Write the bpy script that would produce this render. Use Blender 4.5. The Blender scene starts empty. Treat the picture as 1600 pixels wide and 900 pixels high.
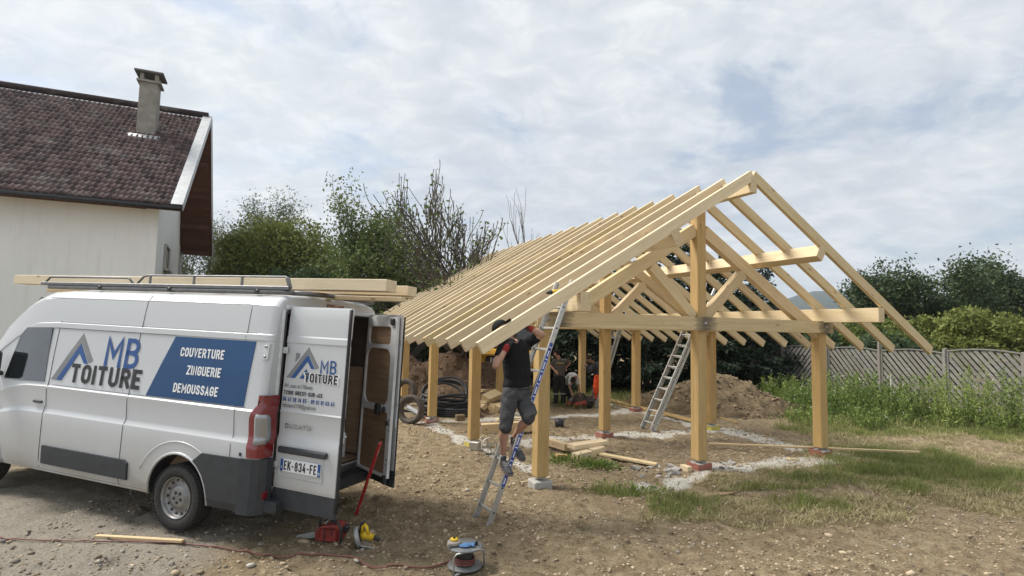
import bpy, bmesh, math, random
import numpy as np
from mathutils import Vector, Matrix
S = bpy.context.scene
COL = S.collection
R = math.radians
# ---------------------------------------------------------------- camera
FOC, PITCH, ROLL, CH = 850.6, 0.0762, 0.0205, 2.03
_fw = Vector((0, math.cos(PITCH), math.sin(PITCH))); _rt = Vector((1, 0, 0)); _up = _rt.cross(_fw)
_r = _rt*math.cos(ROLL) + _up*math.sin(ROLL); _u = -_rt*math.sin(ROLL) + _up*math.cos(ROLL)
cd = bpy.data.cameras.new('camera'); cam = bpy.data.objects.new('camera', cd); COL.objects.link(cam)
cd.sensor_width = 36; cd.lens = 36*FOC/1600; cd.clip_end = 20000; cd.clip_start = 0.05
mw = Matrix((_r, _u, -_fw)).transposed().to_4x4(); mw.translation = Vector((0, 0, CH)); cam.matrix_world = mw
S.camera = cam
# ---------------------------------------------------------------- world and sun
SUN_EL, SUN_AZ = 52, -75          # elevation; azimuth from +Y towards +X
W = bpy.data.worlds.new('World'); S.world = W; W.use_nodes = True
nt = W.node_tree; nt.nodes.clear(); N = nt.nodes.new; L = nt.links.new
sky = N('ShaderNodeTexSky'); sky.sky_type = 'NISHITA'; sky.sun_disc = False
sky.sun_elevation = R(SUN_EL); sky.sun_rotation = R(SUN_AZ); sky.air_density = 1.0; sky.dust_density = 2.0
tc = N('ShaderNodeTexCoord'); sep = N('ShaderNodeSeparateXYZ'); L(tc.outputs['Generated'], sep.inputs[0])
zz = N('ShaderNodeMath'); zz.operation = 'MAXIMUM'; L(sep.outputs[2], zz.inputs[0]); zz.inputs[1].default_value = 0.0
za = N('ShaderNodeMath'); za.operation = 'ADD'; L(zz.outputs[0], za.inputs[0]); za.inputs[1].default_value = 0.22
cmb = N('ShaderNodeCombineXYZ')
for i in (0, 1):
    dv = N('ShaderNodeMath'); dv.operation = 'DIVIDE'; L(sep.outputs[i], dv.inputs[0]); L(za.outputs[0], dv.inputs[1]); L(dv.outputs[0], cmb.inputs[i])
def wn(scale, detail, rough, dist, loc=(0, 0, 0), sc=(1, 1, 1)):
    mp = N('ShaderNodeMapping'); mp.inputs['Location'].default_value = loc; mp.inputs['Scale'].default_value = sc; L(cmb.outputs[0], mp.inputs[0])
    n = N('ShaderNodeTexNoise'); n.inputs['Scale'].default_value = scale; n.inputs['Detail'].default_value = detail
    n.inputs['Roughness'].default_value = rough; n.inputs['Distortion'].default_value = dist; L(mp.outputs[0], n.inputs['Vector']); return n
def ramp(src, stops):
    r = N('ShaderNodeValToRGB'); L(src, r.inputs[0]); e = r.color_ramp.elements
    while len(e) < len(stops): e.new(0.5)
    for k, (p, c) in enumerate(stops): e[k].position = p; e[k].color = (*c, 1)
    return r
n1 = wn(1.7, 11, .62, .35, (3.1, 1.7, 0), (1, 1.15, 1)); n2 = wn(6.5, 12, .62, .5, (0.4, 5.2, 0), (1.0, 1.2, 1)); n3 = wn(.55, 3, .5, .2, (7.3, 2.2, 0))
shade = ramp(n2.outputs['Fac'], [(.34, (4.35, 4.68, 5.0)), (.5, (4.95, 5.24, 5.46)), (.64, (5.75, 5.93, 6.05))])
big = ramp(n3.outputs['Fac'], [(.30, (.86, .87, .90)), (.60, (1.06, 1.06, 1.05))])
mulc = N('ShaderNodeMix'); mulc.data_type = 'RGBA'; mulc.blend_type = 'MULTIPLY'; mulc.inputs['Factor'].default_value = 1
L(shade.outputs[0], mulc.inputs['A']); L(big.outputs[0], mulc.inputs['B'])
cov = ramp(n1.outputs['Fac'], [(.36, (.38,)*3), (.45, (.86,)*3), (.53, (1,)*3)])
mix = N('ShaderNodeMix'); mix.data_type = 'RGBA'; L(cov.outputs[0], mix.inputs['Factor']); L(sky.outputs[0], mix.inputs['A']); L(mulc.outputs['Result'], mix.inputs['B'])
bg = N('ShaderNodeBackground'); bg.inputs['Strength'].default_value = 0.10; L(mix.outputs['Result'], bg.inputs['Color'])
wo = N('ShaderNodeOutputWorld'); L(bg.outputs[0], wo.inputs[0])
sl = bpy.data.lights.new('sun', 'SUN'); sl.energy = 3.9; sl.angle = R(22); sl.color = (1, .95, .88)
so = bpy.data.objects.new('sun', sl); COL.objects.link(so)
sd = Vector((math.sin(R(SUN_AZ))*math.cos(R(SUN_EL)), math.cos(R(SUN_AZ))*math.cos(R(SUN_EL)), math.sin(R(SUN_EL))))
so.rotation_euler = (sd).to_track_quat('Z', 'Y').to_euler()
vs = S.view_settings; vs.view_transform = 'Standard'; vs.look = 'None'; vs.exposure = 0.62; vs.gamma = 1
# ---------------------------------------------------------------- helpers
GZ = -0.15
def ray(px, py):
    return _fw + _r*((px-800)/FOC) + _u*((450-py)/FOC)
def G(px, py, z=GZ):                       # photo pixel -> point on a horizontal plane
    d = ray(px, py); t = (z-CH)/d.z; return Vector((0, 0, CH)) + d*t
def D(px, py, depth):                      # photo pixel -> point at a depth
    d = ray(px, py); return Vector((0, 0, CH)) + d*(depth/d.y)
def tag(o, label=None, cat=None, group=None, kind=None):
    for k, v in (('label', label), ('category', cat), ('group', group), ('kind', kind)):
        if v: o[k] = v
    return o
def empty(name, loc=(0, 0, 0), rz=0, label=None, cat=None, group=None):
    o = bpy.data.objects.new(name, None); COL.objects.link(o); o.location = loc; o.rotation_euler = (0, 0, rz)
    o.empty_display_size = .1
    return tag(o, label, cat, group)
def link(name, me, mat=None, parent=None, loc=None, mtx=None):
    o = bpy.data.objects.new(name, me); COL.objects.link(o)
    if mat and not me.materials: me.materials.append(mat)
    if parent: o.parent = parent
    if mtx is not None: o.matrix_basis = mtx
    elif loc is not None: o.location = loc
    return o
def mesh_np(name, V, F, smooth=False):
    V = np.asarray(V, np.float32); F = np.asarray(F, np.int32); k = F.shape[1]
    me = bpy.data.meshes.new(name); me.vertices.add(len(V)); me.vertices.foreach_set('co', V.ravel())
    me.loops.add(F.size); me.loops.foreach_set('vertex_index', F.ravel())
    me.polygons.add(len(F)); me.polygons.foreach_set('loop_start', np.arange(0, F.size, k, dtype=np.int32)); me.polygons.foreach_set('loop_total', np.full(len(F), k, np.int32))
    if smooth: me.polygons.foreach_set('use_smooth', np.ones(len(F), bool))
    me.update(calc_edges=True); return me
def attr(me, name, vals):
    a = me.attributes.new(name, 'FLOAT_COLOR', 'POINT'); v = np.ones((len(me.vertices), 4), np.float32); vals = np.asarray(vals, np.float32)
    v[:, :vals.shape[1]] = vals; a.data.foreach_set('color', v.ravel())
class MB:
    def __init__(s): s.v = []; s.f = []; s.sm = []
    def add(s, vs, fs, smooth=False):
        b = len(s.v); s.v += [tuple(v) for v in vs]; s.f += [tuple(b+i for i in f) for f in fs]; s.sm += [smooth]*len(fs); return s
    def box(s, c, size, rot=None, taper=1.0, bev=0):
        h = [x/2 for x in size]; bm = bmesh.new(); bmesh.ops.create_cube(bm, size=1)
        for v in bm.verts:
            t = taper if v.co.z > 0 else 1
            v.co = Vector((v.co.x*size[0]*t, v.co.y*size[1]*t, v.co.z*size[2]))
        if bev: bmesh.ops.bevel(bm, geom=list(bm.edges), offset=bev, segments=1, affect='EDGES')
        m = (rot.to_4x4() if rot else Matrix()); m = Matrix.Translation(Vector(c)) @ m; bm.transform(m)
        bm.verts.index_update(); s.add([v.co[:] for v in bm.verts], [[v.index for v in f.verts] for f in bm.faces]); bm.free(); return s
    def bar(s, a, b, w, h, up=(0, 0, 1), bev=0):
        a = Vector(a); b = Vector(b); m = frame(a, b, up); l = (b-a).length
        return s.box((a+b)/2, (l, w, h), m.to_3x3(), bev=bev)
    def tube(s, pts, r, n=8, caps=True, smooth=True, closed=False):
        pts = [Vector(p) for p in pts]; rs = r if isinstance(r, (list, tuple)) else [r]*len(pts)
        k = len(pts); vs = []; prev = None
        for i, p in enumerate(pts):
            t = (pts[(i+1) % k]-pts[i-1]) if closed else (pts[min(i+1, k-1)]-pts[max(i-1, 0)])
            if t.length < 1e-9: t = Vector((0, 0, 1))
            t.normalize()
            if prev is None: prev = t.orthogonal().normalized()
            x = (prev - t*prev.dot(t)); x = x.normalized() if x.length > 1e-6 else t.orthogonal().normalized(); prev = x; y = t.cross(x)
            vs += [(p + (x*math.cos(a)+y*math.sin(a))*rs[i])[:] for a in [2*math.pi*j/n for j in range(n)]]
        fs = [(i*n+j, i*n+(j+1) % n, ((i+1) % k)*n+(j+1) % n, ((i+1) % k)*n+j) for i in range(k if closed else k-1) for j in range(n)]
        if caps and not closed: fs += [tuple(range(n-1, -1, -1)), tuple((k-1)*n+j for j in range(n))]
        return s.add(vs, fs, smooth)
    def cyl(s, a, b, r0, r1=None, n=16, smooth=True): return s.tube([a, b], [r0, r0 if r1 is None else r1], n, smooth=smooth)
    def lathe(s, prof, c=(0, 0, 0), axis=(0, 0, 1), n=24, smooth=True):    # prof: (r, h)
        q = Vector(axis).to_track_quat('Z', 'Y').to_matrix(); c = Vector(c); vs = []
        for r_, h_ in prof: vs += [(c + q @ Vector((r_*math.cos(2*math.pi*j/n), r_*math.sin(2*math.pi*j/n), h_)))[:] for j in range(n)]
        fs = [(i*n+j, i*n+(j+1) % n, (i+1)*n+(j+1) % n, (i+1)*n+j) for i in range(len(prof)-1) for j in range(n)]
        return s.add(vs, fs, smooth)
    def prism(s, poly, ext, mtx=None):     # 2-D polygon in xy, extruded 0..ext in z
        n = len(poly); vs = [(x, y, 0) for x, y in poly]+[(x, y, ext) for x, y in poly]
        fs = [tuple(range(n-1, -1, -1)), tuple(range(n, 2*n))]+[(i, (i+1) % n, n+(i+1) % n, n+i) for i in range(n)]
        if mtx is not None: vs = [(mtx @ Vector(v))[:] for v in vs]
        return s.add(vs, fs)
    def mesh(s, name):
        me = bpy.data.meshes.new(name); me.from_pydata(s.v, [], s.f); me.polygons.foreach_set('use_smooth', s.sm); me.update(); return me
    def build(s, name, mat, parent=None, loc=None, mtx=None): return link(name, s.mesh(name), mat, parent, loc, mtx)
def frame(a, b, up=(0, 0, 1)):
    x = (Vector(b)-Vector(a)).normalized(); u = Vector(up)
    if abs(x.dot(u)) > .999: u = Vector((0, 1, 0))
    y = u.cross(x).normalized(); z = x.cross(y); return Matrix((x, y, z)).transposed().to_4x4()
_bm = {}
def beam(name, a, b, w, h, mat, parent=None, up=(0, 0, 1), bev=.004, roll=0):
    a = Vector(a); b = Vector(b); l = (b-a).length; key = (round(l, 3), w, h, mat.name)
    if key not in _bm: _bm[key] = MB().box((l/2, 0, 0), (l, w, h), bev=bev).mesh(name); _bm[key].materials.append(mat)
    m = frame(a, b, up) @ Matrix.Rotation(roll, 4, 'X'); m.translation = a
    return link(name, _bm[key], None, parent, mtx=m)
def copy_tree(o, parent=None):
    c = o.copy(); COL.objects.link(c); c.parent = parent
    if parent: c.matrix_parent_inverse = o.matrix_parent_inverse
    for ch in list(o.children): copy_tree(ch, c)
    return c
# numpy value noise
def _h(ix, iy, seed): 
    v = np.sin(ix*127.1+iy*311.7+seed*74.7)*43758.5453; return v-np.floor(v)
def vnoise(x, y, seed=0):
    ix = np.floor(x); iy = np.floor(y); fx = x-ix; fy = y-iy; fx = fx*fx*(3-2*fx); fy = fy*fy*(3-2*fy)
    a = _h(ix, iy, seed); b = _h(ix+1, iy, seed); c = _h(ix, iy+1, seed); d = _h(ix+1, iy+1, seed)
    return a+(b-a)*fx+(c-a)*fy+(a-b-c+d)*fx*fy
def fbm(x, y, oct=4, seed=0):
    s = 0; a = .5; t = 0
    for o in range(oct): s = s+a*vnoise(x*2**o, y*2**o, seed+o); t += a; a *= .5
    return s/t
# ---------------------------------------------------------------- materials
MATS = {}
class NT:
    def __init__(s, name):
        s.m = bpy.data.materials.new(name); s.m.use_nodes = True; s.t = s.m.node_tree; s.b = s.t.nodes['Principled BSDF']; s.o = s.t.nodes['Material Output']; MATS[name] = s.m
    def n(s, typ, **kw):
        x = s.t.nodes.new(typ)
        for k, v in kw.items():
            if k.startswith('i_'): x.inputs[k[2:].replace('_', ' ')].default_value = v
            else: setattr(x, k, v)
        return x
    def l(s, a, b): s.t.links.new(a, b)
    def coord(s, out='Object', scale=(1, 1, 1), rnd=False):
        t = s.n('ShaderNodeTexCoord'); m = s.n('ShaderNodeMapping'); s.l(t.outputs[out], m.inputs[0]); m.inputs['Scale'].default_value = scale
        if rnd:
            oi = s.n('ShaderNodeObjectInfo'); mu = s.n('ShaderNodeVectorMath', operation='SCALE'); c = s.n('ShaderNodeCombineXYZ')
            for i in range(3): s.l(oi.outputs['Random'], c.inputs[i])
            s.l(c.outputs[0], mu.inputs[0]); mu.inputs['Scale'].default_value = 37.0; s.l(mu.outputs[0], m.inputs['Location'])
        return m.outputs[0]
    def noise(s, v, scale, detail=4, rough=.55, dist=0):
        x = s.n('ShaderNodeTexNoise'); s.l(v, x.inputs['Vector']); x.inputs['Scale'].default_value = scale; x.inputs['Detail'].default_value = detail; x.inputs['Roughness'].default_value = rough; x.inputs['Distortion'].default_value = dist; return x.outputs['Fac']
    def ramp(s, src, stops):
        r = s.n('ShaderNodeValToRGB'); s.l(src, r.inputs[0]); e = r.color_ramp.elements
        while len(e) < len(stops): e.new(.5)
        for k, (p, c) in enumerate(stops):
            e[k].position = p; e[k].color = (*(c if isinstance(c, tuple) else (c,)*3), 1)
        return r.outputs[0]
    def mix(s, f, a, b, mode='MIX'):
        x = s.n('ShaderNodeMix', data_type='RGBA', blend_type=mode)
        for k, v in (('Factor', f), ('A', a), ('B', b)):
            if isinstance(v, (int, float)): x.inputs[k].default_value = v if k == 'Factor' else (v, v, v, 1)
            elif isinstance(v, tuple): x.inputs[k].default_value = (*v, 1)
            else: s.l(v, x.inputs[k])
        return x.outputs['Result']
    def bump(s, h, st=.3, dist=.01):
        b = s.n('ShaderNodeBump'); b.inputs['Strength'].default_value = st; b.inputs['Distance'].default_value = dist; s.l(h, b.inputs['Height']); s.l(b.outputs[0], s.b.inputs['Normal'])
    def done(s, col=None, rough=.6, metal=0, spec=.5):
        if col is not None:
            if isinstance(col, tuple): s.b.inputs['Base Color'].default_value = (*col, 1)
            else: s.l(col, s.b.inputs['Base Color'])
        if isinstance(rough, (int, float)): s.b.inputs['Roughness'].default_value = rough
        else: s.l(rough, s.b.inputs['Roughness'])
        s.b.inputs['Metallic'].default_value = metal; s.b.inputs['Specular IOR Level'].default_value = spec
        return s.m
def simple(name, c, rough=.6, metal=0, var=.12, scale=6, spec=.5, bump=0):
    t = NT(name); v = t.coord('Object', rnd=True); n = t.noise(v, scale, 5, .6)
    col = t.ramp(n, [(.3, tuple(x*(1-var) for x in c)), (.7, tuple(min(1, x*(1+var)) for x in c))])
    if bump: t.bump(n, bump, .01)
    return t.done(col, rough, metal, spec)
def wood(name, c0, c1, knot=(.20, .095, .04), rough=.62, stain=0.0, sc=1.0, spots=None):
    t = NT(name); v = t.coord('Object', (1.1*sc, 16*sc, 16*sc), True); g = t.noise(v, 1.6, 6, .6, .6)
    v2 = t.coord('Object', (.5, 55, 55), True); g2 = t.noise(v2, 1.5, 3, .6)
    col = t.ramp(g, [(.32, c0), (.52, tuple((a+b)/2 for a, b in zip(c0, c1))), (.68, c1)])
    col = t.mix(t.ramp(g2, [(.45, 0.0), (.75, .35)]), col, tuple(x*.72 for x in c0))
    oi = t.n('ShaderNodeObjectInfo'); hv = t.ramp(oi.outputs['Random'], [(0, (.84, .80, .72)), (.25, (1.0, .93, .82)), (.5, (1, .99, .97)), (.75, (1.05, 1.04, .92)), (1, (1.10, 1.03, .95))]); col = t.mix(1, col, hv, 'MULTIPLY')
    vk = t.coord('Object', (1.0, 3.2, 3.2), True); vo = t.n('ShaderNodeTexVoronoi'); t.l(vk, vo.inputs['Vector']); vo.inputs['Scale'].default_value = 2.6
    kn = t.ramp(vo.outputs['Distance'], [(.04, 1.0), (.085, .6), (.14, 0.0)]); rk = t.n('ShaderNodeSeparateColor'); t.l(vo.outputs['Color'], rk.inputs[0])
    gt = t.n('ShaderNodeMath', operation='GREATER_THAN'); t.l(rk.outputs[0], gt.inputs[0]); gt.inputs[1].default_value = .35
    mm = t.n('ShaderNodeMath', operation='MULTIPLY'); t.l(kn, mm.inputs[0]); t.l(gt.outputs[0], mm.inputs[1])
    col = t.mix(mm.outputs[0], col, knot)
    vs_ = t.coord('Object', (1.2, 2, 2), True); ns = t.noise(vs_, 1.4, 5, .65); col = t.mix(t.ramp(ns, [(.58, 0.0), (.75, .30+stain)]), col, tuple(x*.5 for x in c0))
    lf = t.noise(t.coord('Object', (.35, 1.5, 1.5), True), 1.3, 3, .5); col = t.mix(t.ramp(lf, [(.35, .0), (.7, .5)]), col, tuple(x*y for x, y in zip(c0, (.93, .87, .78))))
    ck = t.noise(t.coord('Object', (.30, 26, 26), True), 1.0, 2, .5); col = t.mix(t.ramp(ck, [(.685, 0.0), (.70, .55), (.72, 0.0)]), col, tuple(x*.35 for x in c0))
    if spots:
        sx_ = t.n('ShaderNodeSeparateXYZ'); tcs = t.n('ShaderNodeTexCoord'); t.l(tcs.outputs['Object'], sx_.inputs[0]); nz_ = t.noise(t.coord('Object', (3, 14, 14)), 1.6, 5, .7); acc = None
        for x0_, w_ in spots:
            d_ = t.n('ShaderNodeMath', operation='SUBTRACT'); t.l(sx_.outputs[0], d_.inputs[0]); d_.inputs[1].default_value = x0_; a_ = t.n('ShaderNodeMath', operation='ABSOLUTE'); t.l(d_.outputs[0], a_.inputs[0]); m_ = t.n('ShaderNodeMath', operation='MULTIPLY'); t.l(a_.outputs[0], m_.inputs[0]); m_.inputs[1].default_value = 1/w_
            q_ = t.n('ShaderNodeMath', operation='ADD'); t.l(m_.outputs[0], q_.inputs[0]); t.l(nz_, q_.inputs[1]); r_ = t.ramp(q_.outputs[0], [(.55, .85), (.95, .35), (1.0, .0)]); acc = r_ if acc is None else t.mix(1.0, acc, r_, 'LIGHTEN')
        col = t.mix(acc, col, (.07, .06, .05))
    t.bump(g2, .2, .003)
    return t.done(col, rough, 0, .35)
PINE = wood('pale_pine', (.66, .56, .40), (.79, .70, .53))
PINE_Y = wood('yellow_pine', (.57, .455, .285), (.71, .59, .40))
PINE_O = wood('ochre_pine', (.46, .315, .135), (.59, .425, .21))
PINE_S = wood('stained_pine', (.54, .43, .27), (.69, .57, .39), spots=[(.36, .45), (3.05, .50), (5.93, .42)])
PINE_G = wood('greenish_pine', (.63, .54, .33), (.78, .69, .46))
OLDWOOD = wood('grey_weathered_wood', (.19, .185, .18), (.33, .325, .32), knot=(.08, .06, .05))
BROWNW = wood('brown_boards', (.085, .035, .022), (.15, .065, .04), knot=(.04, .02, .015), rough=.7)
ALU = simple('aluminium', (.50, .50, .48), .38, .75, .15, 20)
ALU_D = simple('dull_aluminium', (.36, .36, .35), .45, .7, .2, 14)
STEEL = simple('steel', (.45, .45, .46), .35, .9, .1, 20)
BLACKP = simple('black_plastic', (.028, .029, .031), .5, 0, .25, 30)
RUBBER = simple('tyre_rubber', (.028, .027, .026), .8, 0, .35, 25, bump=.1)
CONC = simple('concrete', (.40, .39, .36), .9, 0, .22, 18, bump=.5)
LIMEC = simple('pale_crushed_stone', (.55, .53, .48), .95, 0, .2, 12, bump=.6)
# ---------------------------------------------------------------- the ground
TH = 0.4206; CU, CV = -3.59, -6.935
def SW(u, v, z=0):                        # frame coordinates -> world
    a = u-CU; b = v-CV
    return Vector((math.cos(TH)*a-math.sin(TH)*b, math.sin(TH)*a+math.cos(TH)*b, z))
WD, V1, V2, V3 = 5.768, 2.708, 5.484, 8.31
def smooth(a, b, x): t = np.clip((x-a)/(b-a), 0, 1); return t*t*(3-2*t)
def seg_d(x, y, a, b):
    ax, ay = a[0], a[1]; bx, by = b[0], b[1]; dx, dy = bx-ax, by-ay; t = np.clip(((x-ax)*dx+(y-ay)*dy)/(dx*dx+dy*dy), 0, 1)
    return np.hypot(x-ax-t*dx, y-ay-t*dy)
STRIPS = [(SW(WD*.5+.5, -.15), SW(WD+.2, -.1), .27), (SW(WD+.25, 0), SW(WD+.2, V3+.4), .25), (SW(WD/2+.15, V1), SW(WD, V1), .22),
          (SW(.3, V2), SW(WD, V2), .2), (SW(1.2, V1+.1), SW(WD/2, V1), .25), (SW(-.1, V2), SW(.1, V1), .16), (SW(0, V1), SW(.3, .9), .10), (SW(1.6, -.45), SW(2.7, -.25), .12)]
def mask_lime(x, y):
    m = 0*x; nz = fbm(x*2.2, y*2.2, 4, 5)-.5; n2 = fbm(x*.7, y*.7, 2, 8)
    for a, b, w in STRIPS:
        d = seg_d(x, y, a, b)+nz*.6; m = np.maximum(m, smooth(w+.09, w-.04, d))
    return m*smooth(.10, .26, n2)
GR = [(G(990, 772), 1.0, .55), (G(1120, 800), 1.5, .55), (G(1200, 755), 1.2, .6), (G(1300, 745), 1.6, .8), (G(1390, 745), 2.0, 1.2), (G(1290, 790), 1.5, .7), (G(1400, 700), 1.8, 1.4), (G(1340, 670), 2.0, 1.5), (G(1480, 730), 2.6, 2.2), (G(1580, 760), 2.8, 2.2)]
def mask_grass(x, y):
    m = 0*x; nz = fbm(x*1.3, y*1.3, 4, 21)-.5
    for c, rx, ry in GR:
        d = np.hypot((x-c[0])/rx, (y-c[1])/ry)+nz*1.25; m = np.maximum(m, smooth(1.0, .55, d))
    far = smooth(15.5, 17.5, y+nz*3)                       # meadow behind the heaps
    right = smooth(10.2, 12.0, x*.85+y*.2+nz*3)
    left = smooth(-9, -12, x+nz*3)*smooth(10, 13, y)
    return np.maximum(m, np.maximum(np.maximum(far, right), left))
LUSH = [(985, 772, .42, .26), (1060, 800, .5, .26), (1150, 768, .45, .2), (1205, 770, .7, .26), (1250, 788, .4, .2), (1290, 752, .6, .28), (1350, 735, .9, .35), (1395, 760, .5, .3), (1420, 715, 1.2, .6), (1520, 740, 1.3, .7), (1340, 668, 1.8, .9), (1480, 670, 2.5, 1.2)]
def mask_lush(x, y):
    m = 0*x; nz = fbm(x*2.1, y*2.1, 4, 25)-.5
    for px, py, rx, ry in LUSH:
        c = G(px, py); m = np.maximum(m, smooth(1.15, .5, np.hypot((x-c[0])/(rx*1.3), (y-c[1])/(ry*1.45))+nz*1.4))
    return np.maximum(m, smooth(11.5, 13.5, y))
def mask_gravel(x, y):
    nz = fbm(x*.9, y*.9, 4, 33)-.5
    return smooth(.9, -2.2, (x+1.5)+nz*4.5+.25*(y-5))*smooth(10, 7, y+nz*2)
def ground_z(x, y):
    x = np.asarray(x, float); y = np.asarray(y, float)
    z = GZ+(fbm(x*.5, y*.5, 3, 2)-.5)*.10+(fbm(x*2.5, y*2.5, 3, 11)-.5)*.05
    z = z+(fbm(x*7, y*7, 4, 40)-.5)*.075*(1-.5*mask_lime(x, y))
    z = z-.035*smooth(.62, .75, fbm(x*3.1+9, y*3.1, 3, 47))
    tr = SW(1.9, -.75); z = z-.13*np.exp(-(((x-tr.x)/.9)**2+((y-tr.y)/.32)**2))    # shallow trench by the front posts
    tr2 = SW(1.2, -.75); z = z+.07*np.exp(-(((x-tr2.x)/1.1)**2+((y-tr2.y+.45)/.4)**2))
    for off in (-.88, .88):                                              # shallow tyre ruts behind the van
        ax, ay = -3.144-.348*off*-1, 6.753+.937*off; s_ = (x-ax)*.937-(y-ay)*.348; q_ = (x-ax)*.348+(y-ay)*.937+.12*np.sin(s_*.8)
        z = z+smooth(.3, 1.6, s_)*smooth(8.5, 6, s_)*(-.030*np.exp(-(q_/.13)**2)+.014*np.exp(-((np.abs(q_)-.22)/.07)**2))
    for wx, wy in WHEELP: z = z+(GZ-.012-z)*np.exp(-(((x-wx)/.35)**2+((y-wy)/.35)**2))
    z = z+(x > 30)*0+smooth(40, 300, np.hypot(x, y))*(-1.5)
    return z
WHEELP = [(-3.47, 5.83), (-2.8, 7.66)]
def gz(p): return float(ground_z(p[0], p[1]))
def axis(dense0, dense1, step, lo, hi, g=1.10):
    a = list(np.arange(dense0, dense1+1e-6, step)); s = step; x = dense1
    while x < hi: s *= g; x += s; a.append(x)
    s = step; x = dense0; b = []
    while x > lo: s *= g; x -= s; b.append(x)
    return np.array(b[::-1]+a)
gx = axis(-5, 9.5, .034, -4000, 4000, 1.09); gy = axis(3.2, 12, .034, -60, 6000, 1.07)
X, Y = np.meshgrid(gx, gy); Z = ground_z(X, Y); nx, ny = len(gx), len(gy)
idx = np.arange(nx*ny).reshape(ny, nx); F = np.stack([idx[:-1, :-1], idx[:-1, 1:], idx[1:, 1:], idx[1:, :-1]], -1).reshape(-1, 4)
me = mesh_np('ground', np.stack([X, Y, Z], -1).reshape(-1, 3), F, True)
attr(me, 'cm', np.stack([mask_grass(X, Y), mask_lime(X, Y), mask_gravel(X, Y)], -1).reshape(-1, 3))
t = NT('site_soil'); v = t.coord('Object'); a = t.n('ShaderNodeVertexColor', layer_name='cm'); sp = t.n('ShaderNodeSeparateColor'); t.l(a.outputs[0], sp.inputs[0])
nA = t.noise(v, .9, 6, .65, .3); nB = t.noise(v, 7, 7, .7, .5); nC = t.noise(v, 42, 6, .75); nD = t.noise(v, 160, 3, .7)
dirt = t.ramp(nB, [(.33, (.18, .133, .080)), (.46, (.32, .246, .150)), (.60, (.44, .350, .222)), (.75, (.55, .455, .30))])
dirt = t.mix(t.ramp(nA, [(.33, .35), (.52, 0.0)]), dirt, (.24, .17, .11))
dirt = t.mix(t.ramp(nC, [(.34, .9), (.48, 0.0)]), dirt, (.085, .063, .04))  # cavities between the crumbs: their shade is mixed into the soil colour
dirt = t.mix(t.ramp(nC, [(.60, 0.0), (.74, .7)]), dirt, (.38, .33, .26))
grv = t.ramp(nC, [(.30, (.19, .168, .135)), (.48, (.38, .345, .285)), (.68, (.54, .505, .435))])
lime = t.ramp(nC, [(.32, (.42, .385, .32)), (.44, (.66, .63, .555)), (.66, (.80, .77, .70))])
grs = t.ramp(nB, [(.35, (.13, .105, .058)), (.55, (.27, .215, .125)), (.72, (.40, .33, .205))])
c = t.mix(t.ramp(sp.outputs[2], [(.2, 0.0), (.8, .85)]), dirt, grv); c = t.mix(t.ramp(sp.outputs[0], [(.1, 0.0), (.8, .8)]), c, grs); c = t.mix(sp.outputs[1], c, lime)
h = t.n('ShaderNodeMath', operation='ADD'); t.l(nC, h.inputs[0]); t.l(nD, h.inputs[1]); t.bump(h.outputs[0], .9, .035)
ground = tag(link('ground', me, t.done(c, .95, 0, .2)), kind='structure')
# stones: cheap pebbles scattered as one mesh
rng = np.random.default_rng(7)
def pebble_mesh(name, P, Rr, seed):
    ico = bmesh.new(); bmesh.ops.create_icosphere(ico, subdivisions=1, radius=1); bv = np.array([v.co[:] for v in ico.verts]); bf = np.array([[v.index for v in f.verts] for f in ico.faces]); ico.free()
    rg = np.random.default_rng(seed); n = len(P); V = bv[None]*(1+rg.uniform(-.28, .28, (n, len(bv), 1)))*(Rr[:, None, None])*rg.uniform(.6, 1.25, (n, 1, 3))*np.array([1, 1, .62])
    an = rg.uniform(0, 6.28, n); c_, s_ = np.cos(an)[:, None], np.sin(an)[:, None]
    V = np.stack([V[..., 0]*c_-V[..., 1]*s_, V[..., 0]*s_+V[..., 1]*c_, V[..., 2]], -1)+P[:, None]
    F = bf[None]+(np.arange(n)*len(bv))[:, None, None]; me = mesh_np(name, V.reshape(-1, 3), F.reshape(-1, 3))
    tint = np.repeat(rg.uniform(0, 1, n), len(bv)); attr(me, 'tint', np.stack([tint]*3, -1)); return me
def tintmat(name, stops, rough=.9, spec=.2, trans=0):
    t = NT(name); a = t.n('ShaderNodeVertexColor', layer_name='tint'); sp = t.n('ShaderNodeSeparateColor'); t.l(a.outputs[0], sp.inputs[0])
    c = t.ramp(sp.outputs[0], stops); m = t.done(c, rough, 0, spec)
    if trans:
        tr = t.n('ShaderNodeBsdfTranslucent'); t.l(c, tr.inputs['Color']); mx = t.n('ShaderNodeMixShader'); mx.inputs[0].default_value = trans
        t.l(t.b.outputs[0], mx.inputs[1]); t.l(tr.outputs[0], mx.inputs[2]); t.l(mx.outputs[0], t.o.inputs['Surface'])
    return m
def scatter(n, box, dens, seed):
    rg = np.random.default_rng(seed); x = rg.uniform(box[0], box[1], n); y = rg.uniform(box[2], box[3], n); k = rg.uniform(0, 1, n) < dens(x, y); return x[k], y[k]
STONE = tintmat('stone', [(0, (.10, .085, .065)), (.5, (.27, .24, .195)), (.85, (.36, .33, .28)), (1, (.44, .42, .37))])
x, y = scatter(40000, (-5, 9.5, 3.2, 13), lambda x, y: .02+.45*mask_gravel(x, y)-.12*mask_grass(x, y)+.25*(fbm(x*.8, y*.8, 3, 77) > .56), 3)
r = np.exp(rng.normal(math.log(.0085), .5, len(x))); r = np.clip(r, .005, .035)
tag(link('loose_stones', pebble_mesh('loose_stones', np.stack([x, y, ground_z(x, y)+r*.2], -1), r, 5), STONE), 'small grey and tan stones scattered over the bare soil', 'stones', kind='stuff')
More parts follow.
